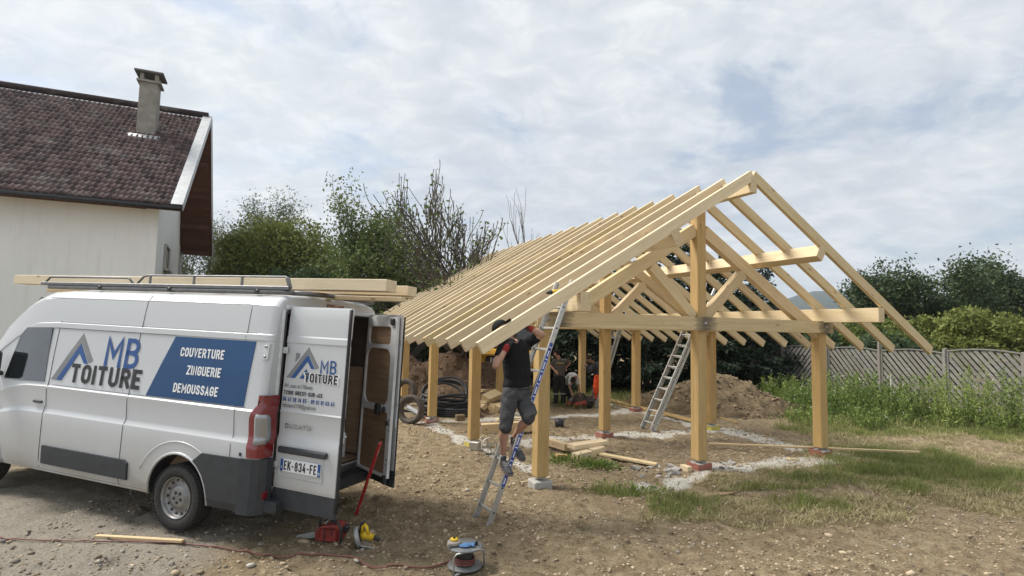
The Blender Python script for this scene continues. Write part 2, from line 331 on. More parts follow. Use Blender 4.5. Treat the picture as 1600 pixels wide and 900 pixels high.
x, y = scatter(60000, (-3, 13, 5, 17), lambda x, y: mask_lime(x, y)*.45, 13)
r = np.clip(np.exp(rng.normal(math.log(.0105), .4, len(x))), .006, .026)
tag(link('crushed_stone', pebble_mesh('crushed_stone', np.stack([x, y, ground_z(x, y)+r*.2], -1), r, 6), tintmat('crushed_white_stone', [(0, (.36, .33, .28)), (.5, (.60, .57, .51)), (1, (.78, .75, .69))])), 'whitish crushed stone in strips between the post footings', 'crushed stone', kind='stuff')
# dark clods
x, y = scatter(42000, (-5, 9.5, 3.2, 13), lambda x, y: (.25+.6*(fbm(x*1.1, y*1.1, 3, 90) > .5))*(1-mask_gravel(x, y)*.5), 23)
r = np.clip(np.exp(rng.normal(math.log(.012), .45, len(x))), .005, .05)
tag(link('soil_clods', pebble_mesh('soil_clods', np.stack([x, y, ground_z(x, y)+r*.1], -1), r, 8), tintmat('clod_soil', [(0, (.17, .125, .08)), (.6, (.36, .28, .19)), (1, (.50, .41, .29))])), 'brown crumbs and clods of dug soil on the ground', 'soil clods', kind='stuff')
# ---------------------------------------------------------------- timber frame
B_, BH, RB, EA, MZ, SP, EL, EZ, RT, EPB = 2.08, .218, 4.122, 1.442, 3.20, .5803, 1.38, 1.742, 4.496, 2.275
OV = 1.16; ML = .606; ANG = math.atan(ML)
fr = empty('timber_carport', SW(0, 0, 0), TH, 'unfinished pale timber carport frame on posts, rafters up and no roof covering', 'carport frame')
PT = .18
def endstain(): pass
for k, v in enumerate((0, V1, V2, V3)):
    for j, u in enumerate((0, WD/2, WD)):
        top = EPB if j != 1 else RB+.01
        beam('post', (u, v, 0), (u, v, top), PT, PT, PINE_O, fr, bev=.006)
        b = MB().box((u, v, -.012), (.13, .13, .022)).box((u, v, -.06), (.03, .03, .1)); b.build('post_shoe', STEEL, fr)
    for s in (-1, 1):
        beam('tie_beam', (-.16, v+s*(PT/2+.041), B_+BH/2), (WD+.18, v+s*(PT/2+.041), B_+BH/2), .08, BH, PINE_S if (k == 0 and s < 0) else PINE_Y, fr)
    for u in (0, WD/2, WD):
        MB().cyl((u, v-PT/2-.098, B_+.11), (u, v+PT/2+.098, B_+.11), .011, n=8).lathe([(0, .0), (.03, .0), (.03, .006), (0, .006)], (u, v-PT/2-.083, B_+.11), (0, -1, 0), 10).build('bolt', STEEL, fr)
    # principal rafters, struts
    for s in (-1, 1):
        x = lambda uu: WD/2+s*uu
        zt = lambda uu: 2.165+.606*(WD/2-uu)                 # top line of the principal
        h = .2; off = h/2/math.cos(ANG)
        beam('principal_rafter', (x(WD/2+.06), v, zt(WD/2+.06)-off), (x(PT/2+.001), v, zt(PT/2)-off), .12, h, PINE_Y, fr)
        beam('strut', (x(PT/2+.03), v, B_+BH+.0), (x(.98), v, zt(.98)-.235), .12, .17, PINE_Y, fr)
LEN0, LEN1 = -OV, 8.43*1.0985
LEN1 = 18*SP-OV+.15
beam('ridge_beam', (WD/2, LEN0, RB+.12), (WD/2, LEN1, RB+.12), .12, .24, PINE_Y, fr)
for s in (-1, 1):
    u = WD/2+s*(WD/2-EA)
    beam('purlin', (u, LEN0, MZ+.135), (u, LEN1, MZ+.135), .15, .225, PINE_Y, fr, roll=s*ANG)
    u = WD/2+s*WD/2
    beam('eave_purlin', (u, LEN0, EPB+.122), (u, LEN1, EPB+.122), .15, .24, PINE_Y, fr)
RH, RWD = .152, .064
cz = .17/2                                            # half vertical depth
rng2 = random.Random(4)
for i in range(19):
    v = -OV+.035+SP*i+(rng2.uniform(-.02, .02) if 0 < i else 0); ex = rng2.uniform(-.02, .03)
    zc = lambda uu: RT-cz-ML*uu-.012
    jig = rng2.uniform(-.008, .008)
    yel = PINE_G if i == 4 else PINE
    beam('rafter', (-EL, v, zc(WD/2+EL)+jig), (WD/2+(.05 if i else .0)+ex, v, zc(-(.05 if i else .0)-ex)+jig), RWD, RH, yel, fr, bev=.003)
    beam('rafter', (WD+EL, v+RWD*(.0 if i == 0 else 1.0), zc(WD/2+EL)+jig), (WD/2+.052 if i else WD/2, v+RWD*(.0 if i == 0 else 1.0), zc(.052 if i else 0)+jig), RWD, RH, PINE_Y, fr, bev=.003)
# footings
redm = simple('red_wrap', (.32, .125, .09), .75, 0, .25, 12); yelm = simple('yellow_wrap', (.52, .44, .10), .75, 0, .25, 12)
def text_mesh(body, size, ext=.0015, off=0, shear=0, sx=1.0, align='CENTER', spacing=1.0):
    c = bpy.data.curves.new('lettering', 'FONT'); c.body = body; c.size = size; c.extrude = ext; c.offset = off; c.shear = shear; c.align_x = align; c.align_y = 'CENTER'; c.space_character = spacing; c.resolution_u = 3
    o = bpy.data.objects.new('tmp', c); COL.objects.link(o); dg = bpy.context.evaluated_depsgraph_get(); me = bpy.data.meshes.new_from_object(o.evaluated_get(dg))
    bpy.data.objects.remove(o); bpy.data.curves.remove(c)
    for vv in me.vertices: vv.co.x *= sx
    me.materials.clear(); me.name = 'lettering'; return me
FT = [(0, 0, 'grey'), (WD/2, 0, 'red'), (WD, 0, 'red'), (0, V1, 'yellow'), (WD/2, V1, 'red'), (WD, V1, 'yellow'), (0, V2, 'red'), (WD/2, V2, 'red'), (WD, V2, 'red'), (0, V3, 'grey'), (WD/2, V3, 'grey'), (WD, V3, 'grey')]
FL = ['grey concrete block footing under the nearest post, left front corner of the frame', 'concrete footing in torn red wrap under the tall middle post of the front gable',
 'red wrapped footing with white figures under the right front corner post', 'yellow wrapped footing beside the upright roll, under second post of left row',
 'red wrapped footing under the second middle post, behind the short stacked timbers', 'yellow wrapped footing seen just right of the tall middle front post', 'red wrapped footing with white letters, under the post beside the black pipe coil',
 'red wrapped footing under the third middle post', 'broken red wrapped footing under third post of right row beside the long planks', 'grey footing under the farthest post of left row', 'grey footing under farthest middle post near the brown boards', 'grey footing under the farthest right row post behind the men']
for k, (u, v, col) in enumerate(FT):
    p = SW(u, v); e = empty('post_footing', (p.x, p.y, -.2), TH+rng2.uniform(-.1, .1), FL[k], 'footing', 'concrete footings under the posts')
    hh = .155 if col != 'grey' else .15
    b = MB().box((0, 0, hh/2), (.25 if col != 'grey' else .27, .25, hh), bev=.012); 
    cm = b.mesh('concrete'); 
    for vv in cm.vertices: vv.co += Vector((rng2.uniform(-.008, .008), rng2.uniform(-.008, .008), rng2.uniform(-.008, .008)))
    link('concrete', cm, CONC, e)
    if col != 'grey':
        w = MB(); a = .136; ring = []
        for (xa, ya, xb, yb) in ((-a, -a, a, -a), (a, -a, a, a), (a, a, -a, a), (-a, a, -a, -a)):
            for q in range(4): ring.append((xa+(xb-xa)*q/4+rng2.uniform(-.006, .006), ya+(yb-ya)*q/4+rng2.uniform(-.006, .006)))
        n = len(ring); tops = [.165+rng2.uniform(-.035, .012) for _ in ring]
        vs_ = [(x_, y_, .0) for x_, y_ in ring]+[(x_, y_, tops[i]) for i, (x_, y_) in enumerate(ring)]+[(x_*.955, y_*.955, 0) for x_, y_ in ring]+[(x_*.955, y_*.955, tops[i]) for i, (x_, y_) in enumerate(ring)]
        fs_ = []
        for i in range(n):
            j = (i+1) % n; fs_ += [(i, j, n+j, n+i), (2*n+j, 2*n+i, 3*n+i, 3*n+j), (n+i, n+j, 3*n+j, 3*n+i)]
        w.add(vs_, fs_); w.build('wrap', redm if col == 'red' else yelm, e)
        txt = {2: '040', 6: 'POINT P'}.get(k)
        if txt:
            me = text_mesh(txt, .085 if k == 6 else .075, .001, .001, 0, .8)
            link('lettering', me, simple('white_print%d' % k, (.62, .50, .46), .8), e, mtx=Matrix.Translation((0, -.146, .10 if k == 6 else .075)) @ Matrix.Rotation(R(90), 4, 'X'))
# ---------------------------------------------------------------- the van
PAINT = NT('white_van_paint'); _v = PAINT.coord('Object'); _n = PAINT.noise(_v, 1.3, 6, .6); _n2 = PAINT.noise(_v, 26, 4, .7)
_g = PAINT.n('ShaderNodeSeparateXYZ'); _tc = PAINT.n('ShaderNodeTexCoord'); PAINT.l(_tc.outputs['Object'], _g.inputs[0])
_low = PAINT.ramp(_g.outputs[2], [(.35, .9), (.75, .28), (1.3, .06)]); _d = PAINT.n('ShaderNodeMath', operation='MULTIPLY'); PAINT.l(_low, _d.inputs[0]); PAINT.l(PAINT.ramp(_n, [(.3, .35), (.7, 1.0)]), _d.inputs[1])
_c = PAINT.mix(_d.outputs[0], (.53, .545, .56), (.32, .29, .24)); _c = PAINT.mix(PAINT.ramp(_n2, [(.66, 0.0), (.72, .3)]), _c, (.42, .40, .36))
PAINT.b.inputs['Coat Weight'].default_value = .5; PAINT.b.inputs['Coat Roughness'].default_value = .12; PAINT = PAINT.done(_c, .42, 0, .5)
PAINT_IN = simple('grey_white_inner_metal', (.62, .63, .64), .45, 0, .15, 7)
TRIM = simple('dark_grey_trim', (.034, .037, .042), .6, 0, .2, 9)
PLY = wood('brown_plywood_lining', (.25, .17, .115), (.40, .29, .20), knot=(.06, .035, .02), rough=.75)
DARKIN = simple('dark_cargo_lining', (.07, .052, .04), .85, 0, .35, 5)
BLUE = simple('blue_sticker', (.006, .056, .165), .4, 0, .06, 3); WHITEP = simple('white_lettering', (.78, .79, .80), .5, 0, .03); BLUET = simple('blue_lettering', (.015, .075, .26), .45, 0, .05)
GREYP = simple('grey_print', (.21, .215, .22), .5, 0, .05); BLACKT = simple('black_lettering', (.02, .02, .022), .5, 0, .1); CHROME = simple('chrome', (.30, .30, .31), .25, .9, .05)
REDL = NT('red_lamp_lens'); REDL.b.inputs['Coat Weight'].default_value = 1; REDL = REDL.done((.17, .006, .009), .16)
GLASSD = NT('dark_glass'); GLASSD.b.inputs['Coat Weight'].default_value = 1; GLASSD = GLASSD.done((.012, .015, .017), .06)
CLEARL = NT('clear_lamp_lens'); CLEARL.b.inputs['Coat Weight'].default_value = 1; CLEARL = CLEARL.done((.30, .31, .32), .12, .5)
def _arc(cx, cy, rx, ry, a0, a1, n=9): return [(cx+rx*math.cos(R(a0+(a1-a0)*k/(n-1))), cy+ry*math.sin(R(a0+(a1-a0)*k/(n-1)))) for k in range(n)]
GL = {'J': [[(.4, 1)]+[(.4, .22)]+_arc(.2, .22, .2, .22, 0, -170, 7)], 'A': [[(0, 0), (.25, 1), (.5, 0)], [(.09, .27), (.41, .27)]], 'B': [[(0, 0), (0, 1), (.25, 1)]+_arc(.25, .76, .22, .24, 90, -90, 7)+[(0, .52)], [(.25, .52)]+_arc(.26, .26, .24, .26, 90, -90, 7)+[(0, 0)]],
 'C': [_arc(.25, .75, .25, .25, 0, 180)+_arc(.25, .25, .25, .25, 180, 360)], 'D': [[(0, 0), (0, 1), (.2, 1)]+_arc(.22, .72, .28, .28, 90, 0, 6)+_arc(.22, .28, .28, .28, 0, -90, 6)+[(0, 0)]],
 'E': [[(.42, 1), (0, 1), (0, 0), (.42, 0)], [(0, .52), (.36, .52)]], 'F': [[(.42, 1), (0, 1), (0, 0)], [(0, .5), (.36, .5)]], 'G': [_arc(.25, .75, .25, .25, 0, 180)+_arc(.25, .25, .25, .25, 180, 360)+[(.5, .46), (.27, .46)]],
 'I': [[(0, 0), (0, 1)]], 'K': [[(0, 0), (0, 1)], [(.48, 1), (.02, .42)], [(.16, .58), (.5, 0)]], 'M': [[(0, 0), (0, 1), (.33, .35), (.66, 1), (.66, 0)]], 'N': [[(0, 0), (0, 1), (.5, 0), (.5, 1)]],
 'O': [_arc(.25, .75, .25, .25, 0, 180)+_arc(.25, .25, .25, .25, 180, 360)+[(.5, .75)]], 'R': [[(0, 0), (0, 1), (.24, 1)]+_arc(.24, .745, .24, .255, 90, -90, 7)+[(0, .49)], [(.27, .49), (.5, 0)]],
 'S': [_arc(.25, .75, .24, .25, 15, 200, 9)+[(.1, .57), (.4, .43)]+_arc(.25, .25, .25, .25, 20, -165, 9)], 'T': [[(0, 1), (.5, 1)], [(.25, 1), (.25, 0)]], 'U': [[(0, 1)]+_arc(.25, .25, .25, .25, 180, 360)+[(.5, 1)]],
 'V': [[(0, 1), (.25, 0), (.5, 1)]], 'Z': [[(0, 1), (.48, 1), (0, 0), (.48, 0)]], 'X': [[(0, 1), (.5, 0)], [(0, 0), (.5, 1)]], 'Y': [[(0, 1), (.25, .45), (.5, 1)], [(.25, .45), (.25, 0)]], '-': [[(.05, .45), (.3, .45)]], ' ': [], 'P': [[(0, 0), (0, 1), (.24, 1)]+_arc(.24, .73, .24, .27, 90, -90, 7)+[(0, .46)]],
 '0': [_arc(.24, .76, .24, .24, 0, 180)+_arc(.24, .24, .24, .24, 180, 360)+[(.48, .76)]], '1': [[(.02, .8), (.2, 1), (.2, 0)]], '2': [_arc(.24, .74, .24, .26, 170, -20, 8)+[(0, 0), (.48, 0)]], '3': [_arc(.23, .75, .22, .25, 160, -80, 8)+_arc(.24, .26, .24, .26, 80, -160, 8)],
 '4': [[(.36, 0), (.36, .5)], [(.26, 1), (0, .22), (.48, .22)]], '6': [[(.30, 1), (.03, .42)], _arc(.24, .27, .24, .27, 0, 360, 13)], '7': [[(0, 1), (.46, 1), (.14, 0)]], '8': [_arc(.24, .76, .2, .24, 0, 360, 13), _arc(.24, .26, .24, .26, 0, 360, 13)], '9': [[(.18, 0), (.45, .58)], _arc(.24, .73, .24, .27, 0, 360, 13)]}
def din(body, h, th=.16, ext=.0006, align='C', gap=.17, xs_=1.0):
    w = MB(); x0 = 0; t_ = th/2; N_ = 0
    for ch in body:
        g = GL[ch]; wd = max([p[0] for l_ in g for p in l_], default=.22) if g else .2
        for l_ in g:
            P = [Vector((p[0]*xs_, p[1]*(1-th)+t_)) for p in l_]; P = [p for i, p in enumerate(P) if i == 0 or (p-P[i-1]).length > 1e-4]; n_ = len(P); A = []; Bv = []; cl_ = (P[0]-P[-1]).length < 1e-3
            for i, p in enumerate(P):
                d0 = (P[i]-P[i-1]).normalized() if i else ((P[0]-P[-2]).normalized() if cl_ else None); d1 = (P[i+1]-P[i]).normalized() if i < n_-1 else ((P[1]-P[0]).normalized() if cl_ else None)
                d0 = d0 or d1; d1 = d1 or d0; m_ = (d0+d1); m_ = m_.normalized() if m_.length > 1e-6 else d1; nn = Vector((-m_.y, m_.x)); k = min(1.9, 1/max(.3, nn.dot(Vector((-d1.y, d1.x)))))
                e_ = Vector((0, 0))
                if not cl_ and i == 0 and abs(d1.x) > .2 and abs(d1.y) < .1: e_ = -d1*t_*xs_
                if not cl_ and i == n_-1 and abs(d0.x) > .2 and abs(d0.y) < .1: e_ = d0*t_*.6*xs_
                if not cl_ and i in (0, n_-1) and abs(m_.y) > .3: e_ = m_*(t_ if i else -t_)*1.0
                q = p+e_; A.append(q+nn*t_*k); Bv.append(q-nn*t_*k)
            N_ += 1; zo = .0001*(N_ % 3)/max(h, 1e-3)
            vs_ = [((x0+q.x)*h, (q.y-.5)*h, ext+zo*h) for q in A+Bv]; w.add(vs_, [(i, n_+i, n_+i+1, i+1) for i in range(n_-1)])
        x0 += wd*xs_+th+gap
    tot = (x0-gap-th)*h; off = {'C': -tot/2, 'L': 0}[align]; w.v = [(a+off, b, c) for a, b, c in w.v]; return w.mesh('lettering')
LV, TV, QV = 2.7861, .023, .027
_F = Vector((math.cos(LV)*math.cos(TV), math.sin(LV)*math.cos(TV), math.sin(TV))); _L = Vector((-math.sin(LV), math.cos(LV), 0)); _U = _F.cross(_L)
_L2 = _L*math.cos(QV)+_U*math.sin(QV); _U2 = -_L*math.sin(QV)+_U*math.cos(QV)
VM = Matrix((_F, _L2, _U2)).transposed().to_4x4(); VM.translation = Vector((-3.1439, 6.7528, -.1561))
van = empty('van'); van.matrix_world = VM
tag(van, 'white panel van with blue side sticker and both rear doors open, loaded roof rack', 'van')
PROF = [(.30, .90), (.32, .945), (.40, .975), (.55, .985), (.80, .992), (.985, .996), (1.00, .994), (1.035, .972), (1.06, .968), (1.28, .988), (1.31, .990), (1.325, .975), (1.34, .972), (1.7, .952), (2.01, .925), (2.022, .933), (2.078, .929), (2.088, .914), (2.25, .900), (2.385, .882), (2.40, .868), (2.45, .835), (2.49, .77), (2.515, .62), (2.525, .35)]
def topz(x): return np.interp(x, [2.3, 2.7, 3.0, 3.35, 3.95, 4.25, 4.42], [2.525, 2.50, 2.40, 2.12, 1.36, 1.18, .92])
def sy(z): return float(np.interp(z, [a for a, b in PROF], [b for a, b in PROF]))
xs = [(-1.05, .035), (-1.035, .017), (-1.01, .006), (-.97, 0), (-.7, 0), (0, 0), (1, 0), (2, 0), (2.3, 0), (2.5, 0), (2.7, 0), (2.9, 0), (3.1, 0), (3.35, 0), (3.65, 0), (3.95, .015), (4.15, .06), (4.32, .16), (4.42, .34)]
bm = bmesh.new(); rings = []
for x, ins in xs:
    T = float(topz(x)); ring = []
    for sgn in (1, -1):
        seq = PROF if sgn == 1 else PROF[::-1]
        for z, y in seq:
            k = (T-.3)/(2.525-.3); z2 = .3+(z-.3)*k
            yy = (y if z < 2.4 or T > 2.4 else y*1.0)-ins*(1+.8*(z > 1.2)*(x > 3)); z2 -= (ins*.9 if z > 2.3 else 0)
            if 2.9 < x and z > 1.6: yy -= .0
            ring.append(bm.verts.new((x, sgn*yy, z2)))
    rings.append(ring)
n = len(rings[0])
for a, b in zip(rings, rings[1:]):
    for i in range(n): bm.faces.new((a[i], a[(i+1) % n], b[(i+1) % n], b[i]))
bm.faces.new(rings[0][::-1]); bm.faces.new(rings[-1]); bmesh.ops.recalc_face_normals(bm, faces=bm.faces)
me = bpy.data.meshes.new('body'); bm.to_mesh(me); bm.free(); me.polygons.foreach_set('use_smooth', [True]*len(me.polygons))
body = link('body', me, PAINT, van)
def cutter(mb, mat=None):
    o = link('cutter', mb.mesh('cutter'), mat, van); return o
cuts = []
for wx in (0, 3.45):
    for s in (1, -1): cuts.append(cutter(MB().cyl((wx, s*.62, .36), (wx, s*1.1, .36), .425, n=40), BLACKP))
cuts.append(cutter(MB().box((.55, 0, 1.445), (3.5, 1.6, 1.79), bev=.05), DARKIN))
for c in cuts:
    md = body.modifiers.new('b', 'BOOLEAN'); md.operation = 'DIFFERENCE'; md.solver = 'EXACT'; md.object = c; md.material_mode = 'TRANSFER'
dg = bpy.context.evaluated_depsgraph_get(); nm = bpy.data.meshes.new_from_object(body.evaluated_get(dg)); body.modifiers.clear(); body.data = nm; nm.name = 'body'
for c in cuts: bpy.data.objects.remove(c)
nm.set_sharp_from_angle(angle=R(24))
# wheel arch lips
for wx in (0, 3.45):
    for s in (1, -1):
        pts = []
        for k in range(25):
            a = R(-5+190*k/24); pts.append((wx+.432*math.cos(a), s*(sy(max(.36, .36+.432*math.sin(a)))+.004), .36+.432*math.sin(a)))
        MB().tube(pts, .016, 6).build('wheel_arch', PAINT, van)
        if wx == 0:
            pts = [(wx+.60*math.cos(R(a)), s*(sy(.36+.55*math.sin(R(a)))-.004), .36+.55*math.sin(R(a))) for a in range(22, 168, 6)]
            MB().tube(pts, .011, 6).build('arch_crease', PAINT, van)
# panel seams (thin dark grooves as inlaid strips)
def seam(pts, w=.0035):
    MB().tube([(x, sy(z)+.0012, z) for x, z in pts], w, 5, False).build('panel_seam', BLACKT, van)
seam([(-.70, z) for z in np.linspace(.83, 2.39, 24)], .0025); seam([(.86+(2.0-z)*.02, z) for z in np.linspace(.33, 2.45, 30)], .003)
seam([(x, 2.388) for x in np.linspace(-.78, 2.6, 8)], .003); seam([(x, 2.089) for x in np.linspace(-.83, 2.3, 8)], .003); seam([(x, 2.017) for x in np.linspace(.3, 2.3, 8)], .0025); seam([(x, 1.337) for x in np.linspace(-.83, 2.2, 8)], .002)
seam([(2.28, z) for z in np.linspace(.36, 2.1, 20)]); seam([(3.2, z) for z in np.linspace(.36, 1.3, 12)])
# side window of the cab, windscreen, mirror, front details
w = MB(); quad = [(2.36, 1.36), (3.16, 1.34), (3.0, 1.9), (2.9, 2.0), (2.4, 2.02)]
for s in (1, -1):
    w = MB(); vs_ = [(x, s*(sy(z)+.006), z) for x, z in quad]+[(x, s*(sy(z)-.02), z) for x, z in quad]; m_ = len(quad)
    w.add(vs_, [tuple(range(m_)), tuple(range(2*m_-1, m_-1, -1))]+[(i, (i+1) % m_, m_+(i+1) % m_, m_+i) for i in range(m_)]); w.build('cab_window', GLASSD, van)
    MB().box((3.22, s*1.10, 1.52), (.10, .20, .34), bev=.03).tube([(3.25, s*.95, 1.40), (3.24, s*1.05, 1.42)], .03, 8).build('wing_mirror', TRIM, van)
    MB().box((2.42, s*(sy(1.12)+.012), 1.12), (.16, .02, .03), bev=.006).build('door_handle', TRIM, van)
    MB().box((4.16, s*.78, .98), (.30, .16, .30), bev=.04).build('headlight', CLEARL, van)
ws = [(3.05, .74, 2.385), (3.05, -.74, 2.385), (3.93, -.86, 1.40), (3.93, .86, 1.40)]
MB().add([(x+.012, y, z+.012) for x, y, z in ws]+[(x-.03, y, z-.03) for x, y, z in ws], [(0, 1, 2, 3), (7, 6, 5, 4), (0, 4, 5, 1), (1, 5, 6, 2), (2, 6, 7, 3), (3, 7, 4, 0)]).build('windscreen', GLASSD, van)
MB().box((4.33, 0, .50), (.30, 1.75, .40), bev=.06).build('front_bumper', TRIM, van)
# lower trims
def side_panel(name, poly, proud, mat, s=1, th=.03, par=None):
    bm = bmesh.new(); f = bm.faces.new([bm.verts.new((x, 0, z)) for x, z in poly])
    for z, _ in PROF: bmesh.ops.bisect_plane(bm, geom=list(bm.verts)+list(bm.edges)+list(bm.faces), plane_co=(0, 0, z), plane_no=(0, 0, 1))
    bmesh.ops.triangulate(bm, faces=list(bm.faces))
    g = bmesh.ops.extrude_face_region(bm, geom=list(bm.faces)); new = {e for e in g['geom'] if isinstance(e, bmesh.types.BMVert)}
    for v_ in bm.verts: v_.co.y = s*(sy(v_.co.z)+(proud if v_ in new else -th))
    bmesh.ops.recalc_face_normals(bm, faces=bm.faces); me = bpy.data.meshes.new(name); bm.to_mesh(me); bm.free(); return link(name, me, mat, par or van)
for s in (1, -1):
    arc = [(-.446*math.cos(R(a)), .36+.446*math.sin(R(a))) for a in (-6, 8, 22, 36, 50, 60)]
    side_panel('lower_trim', arc+[(-.34, .838), (-.86, .845), (-.86, .31), (-.50, .31)], .022, TRIM, s)
    side_panel('side_moulding', [(.74, .42), (.74, .60), (.80, .63), (2.2, .63), (2.2, .42)], .024, TRIM, s)
    side_panel('sill_skirt', [(.44, .30), (.44, .345), (2.95, .345), (2.95, .30)], .006, PAINT, s)
# bumper: corner pieces and step
for s in (1, -1):
    poly = [(-.865, .90), (-.865, 1.018), (-1.00, 1.005), (-1.06, .965), (-1.10, .90), (-1.10, .815), (-.865, .815)]
    w = MB().prism([(a, s*b) for a, b in poly], .535, Matrix.Translation((0, 0, .315))); w.build('bumper_corner', TRIM, van)
    if s == 1: MB().box((-1.104, .905, .50), (.012, .07, .07), bev=.004).build('reflector', REDL, van)
MB().box((-1.12, 0, .385), (.24, 1.80, .12), bev=.02).box((-1.02, 0, .47), (.06, 1.66, .12)).build('rear_step', TRIM, van)
MB().box((-1.10, 0, .449), (.17, 1.5, .012)).build('step_tread', RUBBER, van)
# rear lamp clusters
for s in (1, -1):
    w = MB(); O = []
    zs = np.linspace(.862, 1.475, 12)
    for z in zs:
        k = (z-.862)/.613; xf = -.918+.02*math.sin(k*3)-.155*max(0, (k-.60)/.40)**1.6; y = sy(z)
        O.append([(xf, y-.02, z), (xf-.006, y+.010, z), (-.985-.01*k, y+.016, z), (-1.045, y+.002, z), (-1.078, y-.045, z), (-1.084, y-.175, z), (-1.03, y-.175, z)])
    m_ = 7; vs_ = [(p[0], s*p[1], p[2]) for r_ in O for p in r_]; fs_ = [(i*m_+j, i*m_+(j+1) % m_, (i+1)*m_+(j+1) % m_, (i+1)*m_+j) for i in range(len(O)-1) for j in range(m_)]+[tuple(range(m_)), tuple((len(O)-1)*m_+j for j in range(m_))]
    lamp = w.add(vs_, fs_, True).build('tail_lamp', REDL, van); lamp.data.set_sharp_from_angle(angle=R(35))
    w = MB(); O = []
    for k, z in enumerate(np.linspace(1.00, 1.29, 8)):
        y = sy(z)+.014; b_ = .012*math.sin(math.pi*k/7); O.append([(-.985-(.015 if k in (0, 7) else 0), y+.006, z), (-1.01, y+.006+b_*.3, z), (-1.050, y-.004+b_*.3, z), (-1.086, y-.050, z), (-1.092-b_*.2, y-.105+(.03 if k in (0, 7) else 0), z)])
    w.add([(p[0], s*p[1], p[2]) for r_ in O for p in r_], [(i*5+j, i*5+j+1, (i+1)*5+j+1, (i+1)*5+j) for i in range(7) for j in range(4)], True); cl = w.build('clear_lens', CLEARL, lamp)
    md = cl.modifiers.new('s', 'SOLIDIFY'); md.thickness = .008; md.offset = -1
# rear frame: opening surround + inner clutter
MB().box((-1.045, 0, 2.375), (.06, 1.58, .05), bev=.01).box((-1.045, .81, 1.45), (.05, .035, 1.80), bev=.006).box((-1.045, -.81, 1.45), (.05, .035, 1.80), bev=.006).build('door_frame', PAINT_IN, van)
MB().tube([(-1.068, .785, .56), (-1.068, .785, 2.30), (-1.068, .74, 2.345), (-1.068, -.74, 2.345), (-1.068, -.785, 2.30), (-1.068, -.785, .56)], .012, 6).build('door_seal', BLACKP, van)
MB().box((-1.058, .0, 2.44), (.02, .30, .03), bev=.006).build('high_brake_lamp', REDL, van)
MB().box((.5, 0, .565), (3.0, 1.56, .02)).build('cargo_floor', PLY, van)
for s in (1, -1): MB().box((.45, s*.785, 1.15), (2.8, .02, 1.1)).build('cargo_side_lining', PLY, van)
MB().box((2.0, 0, 1.45), (.03, 1.56, 1.78)).build('bulkhead', PLY, van)
sh = MB()
for z in (1.0, 1.45, 1.9): sh.box((.3, -.60, z), (2.1, .30, .02))
for x in (-.72, .3, 1.3): sh.box((x, -.60, 1.25), (.025, .30, 1.35))
sh.build('shelf', DARKIN, van)
hk = MB()
for k in range(3): hk.box((-.86+.02*k, -.62+.01*k, .70+.5*k), (.05, .04, .34), bev=.01)
hk.build('grab_rail', PAINT_IN, van)
# rear doors
DZ = [.36, .40, .56, .575, .60, .95, 1.03, 1.06, 1.12, 1.29, 1.315, 1.33, 2.0, 2.015, 2.07, 2.085, 2.25, 2.36, 2.40]
DX = [0, .0, .0, .004, .004, .004, .004, -.008, -.012, -.004, .004, -.006, -.015, -.008, -.010, -.018, -.022, -.03, -.045]   # outward offset of the skin
def dtop(z): return 0
def door(side, hinge, ang, width):
    dr = empty('rear_door'); dr.parent = van; dr.matrix_basis = Matrix.Translation(hinge) @ Matrix.Rotation(ang, 4, 'Z')
    # local: x along door width, y out of the outer skin (outer side = +y*side), z up
    def skin(z0, z1, name, mat, proud=0, w0=0, w1=width, th=.04):
        zs = [z0]+[z for z in DZ if z0 < z < z1]+[z1]; w = MB(); rings = []
        for z in zs:
            o = float(np.interp(z, DZ, DX))+proud; b = dtop(z)
            xl = w0+b; xr = w1-.0*b
            rings.append([(xl, side*(o-.012), z), (xl+.015, side*o, z), (xr-.015, side*o, z), (xr, side*(o-.012), z), (xr, side*(o-th), z), (xl, side*(o-th), z)])
        m_ = 6; vs_ = [p for r_ in rings for p in r_]; fs_ = [(i*m_+j, i*m_+(j+1) % m_, (i+1)*m_+(j+1) % m_, (i+1)*m_+j) for i in range(len(zs)-1) for j in range(m_)]+[tuple(range(m_)), tuple((len(zs)-1)*m_+j for j in range(m_))]
        bm = bmesh.new(); [bm.verts.new(v_) for v_ in vs_]; bm.verts.ensure_lookup_table(); [bm.faces.new([bm.verts[i] for i in f]) for f in fs_]; bmesh.ops.recalc_face_normals(bm, faces=bm.faces)
        me = bpy.data.meshes.new(name); bm.to_mesh(me); bm.free(); me.polygons.foreach_set('use_smooth', [True]*len(me.polygons)); me.set_sharp_from_angle(angle=R(22)); return link(name, me, mat, dr)
    panel = skin(.555, 2.385, 'door_panel', PAINT); skin(.36, .552, 'door_lower_trim', TRIM, .004)
    return dr, panel
LDW = .80
ld, lpanel = door(1, Vector((-1.075, .775, 0)), R(178), LDW)
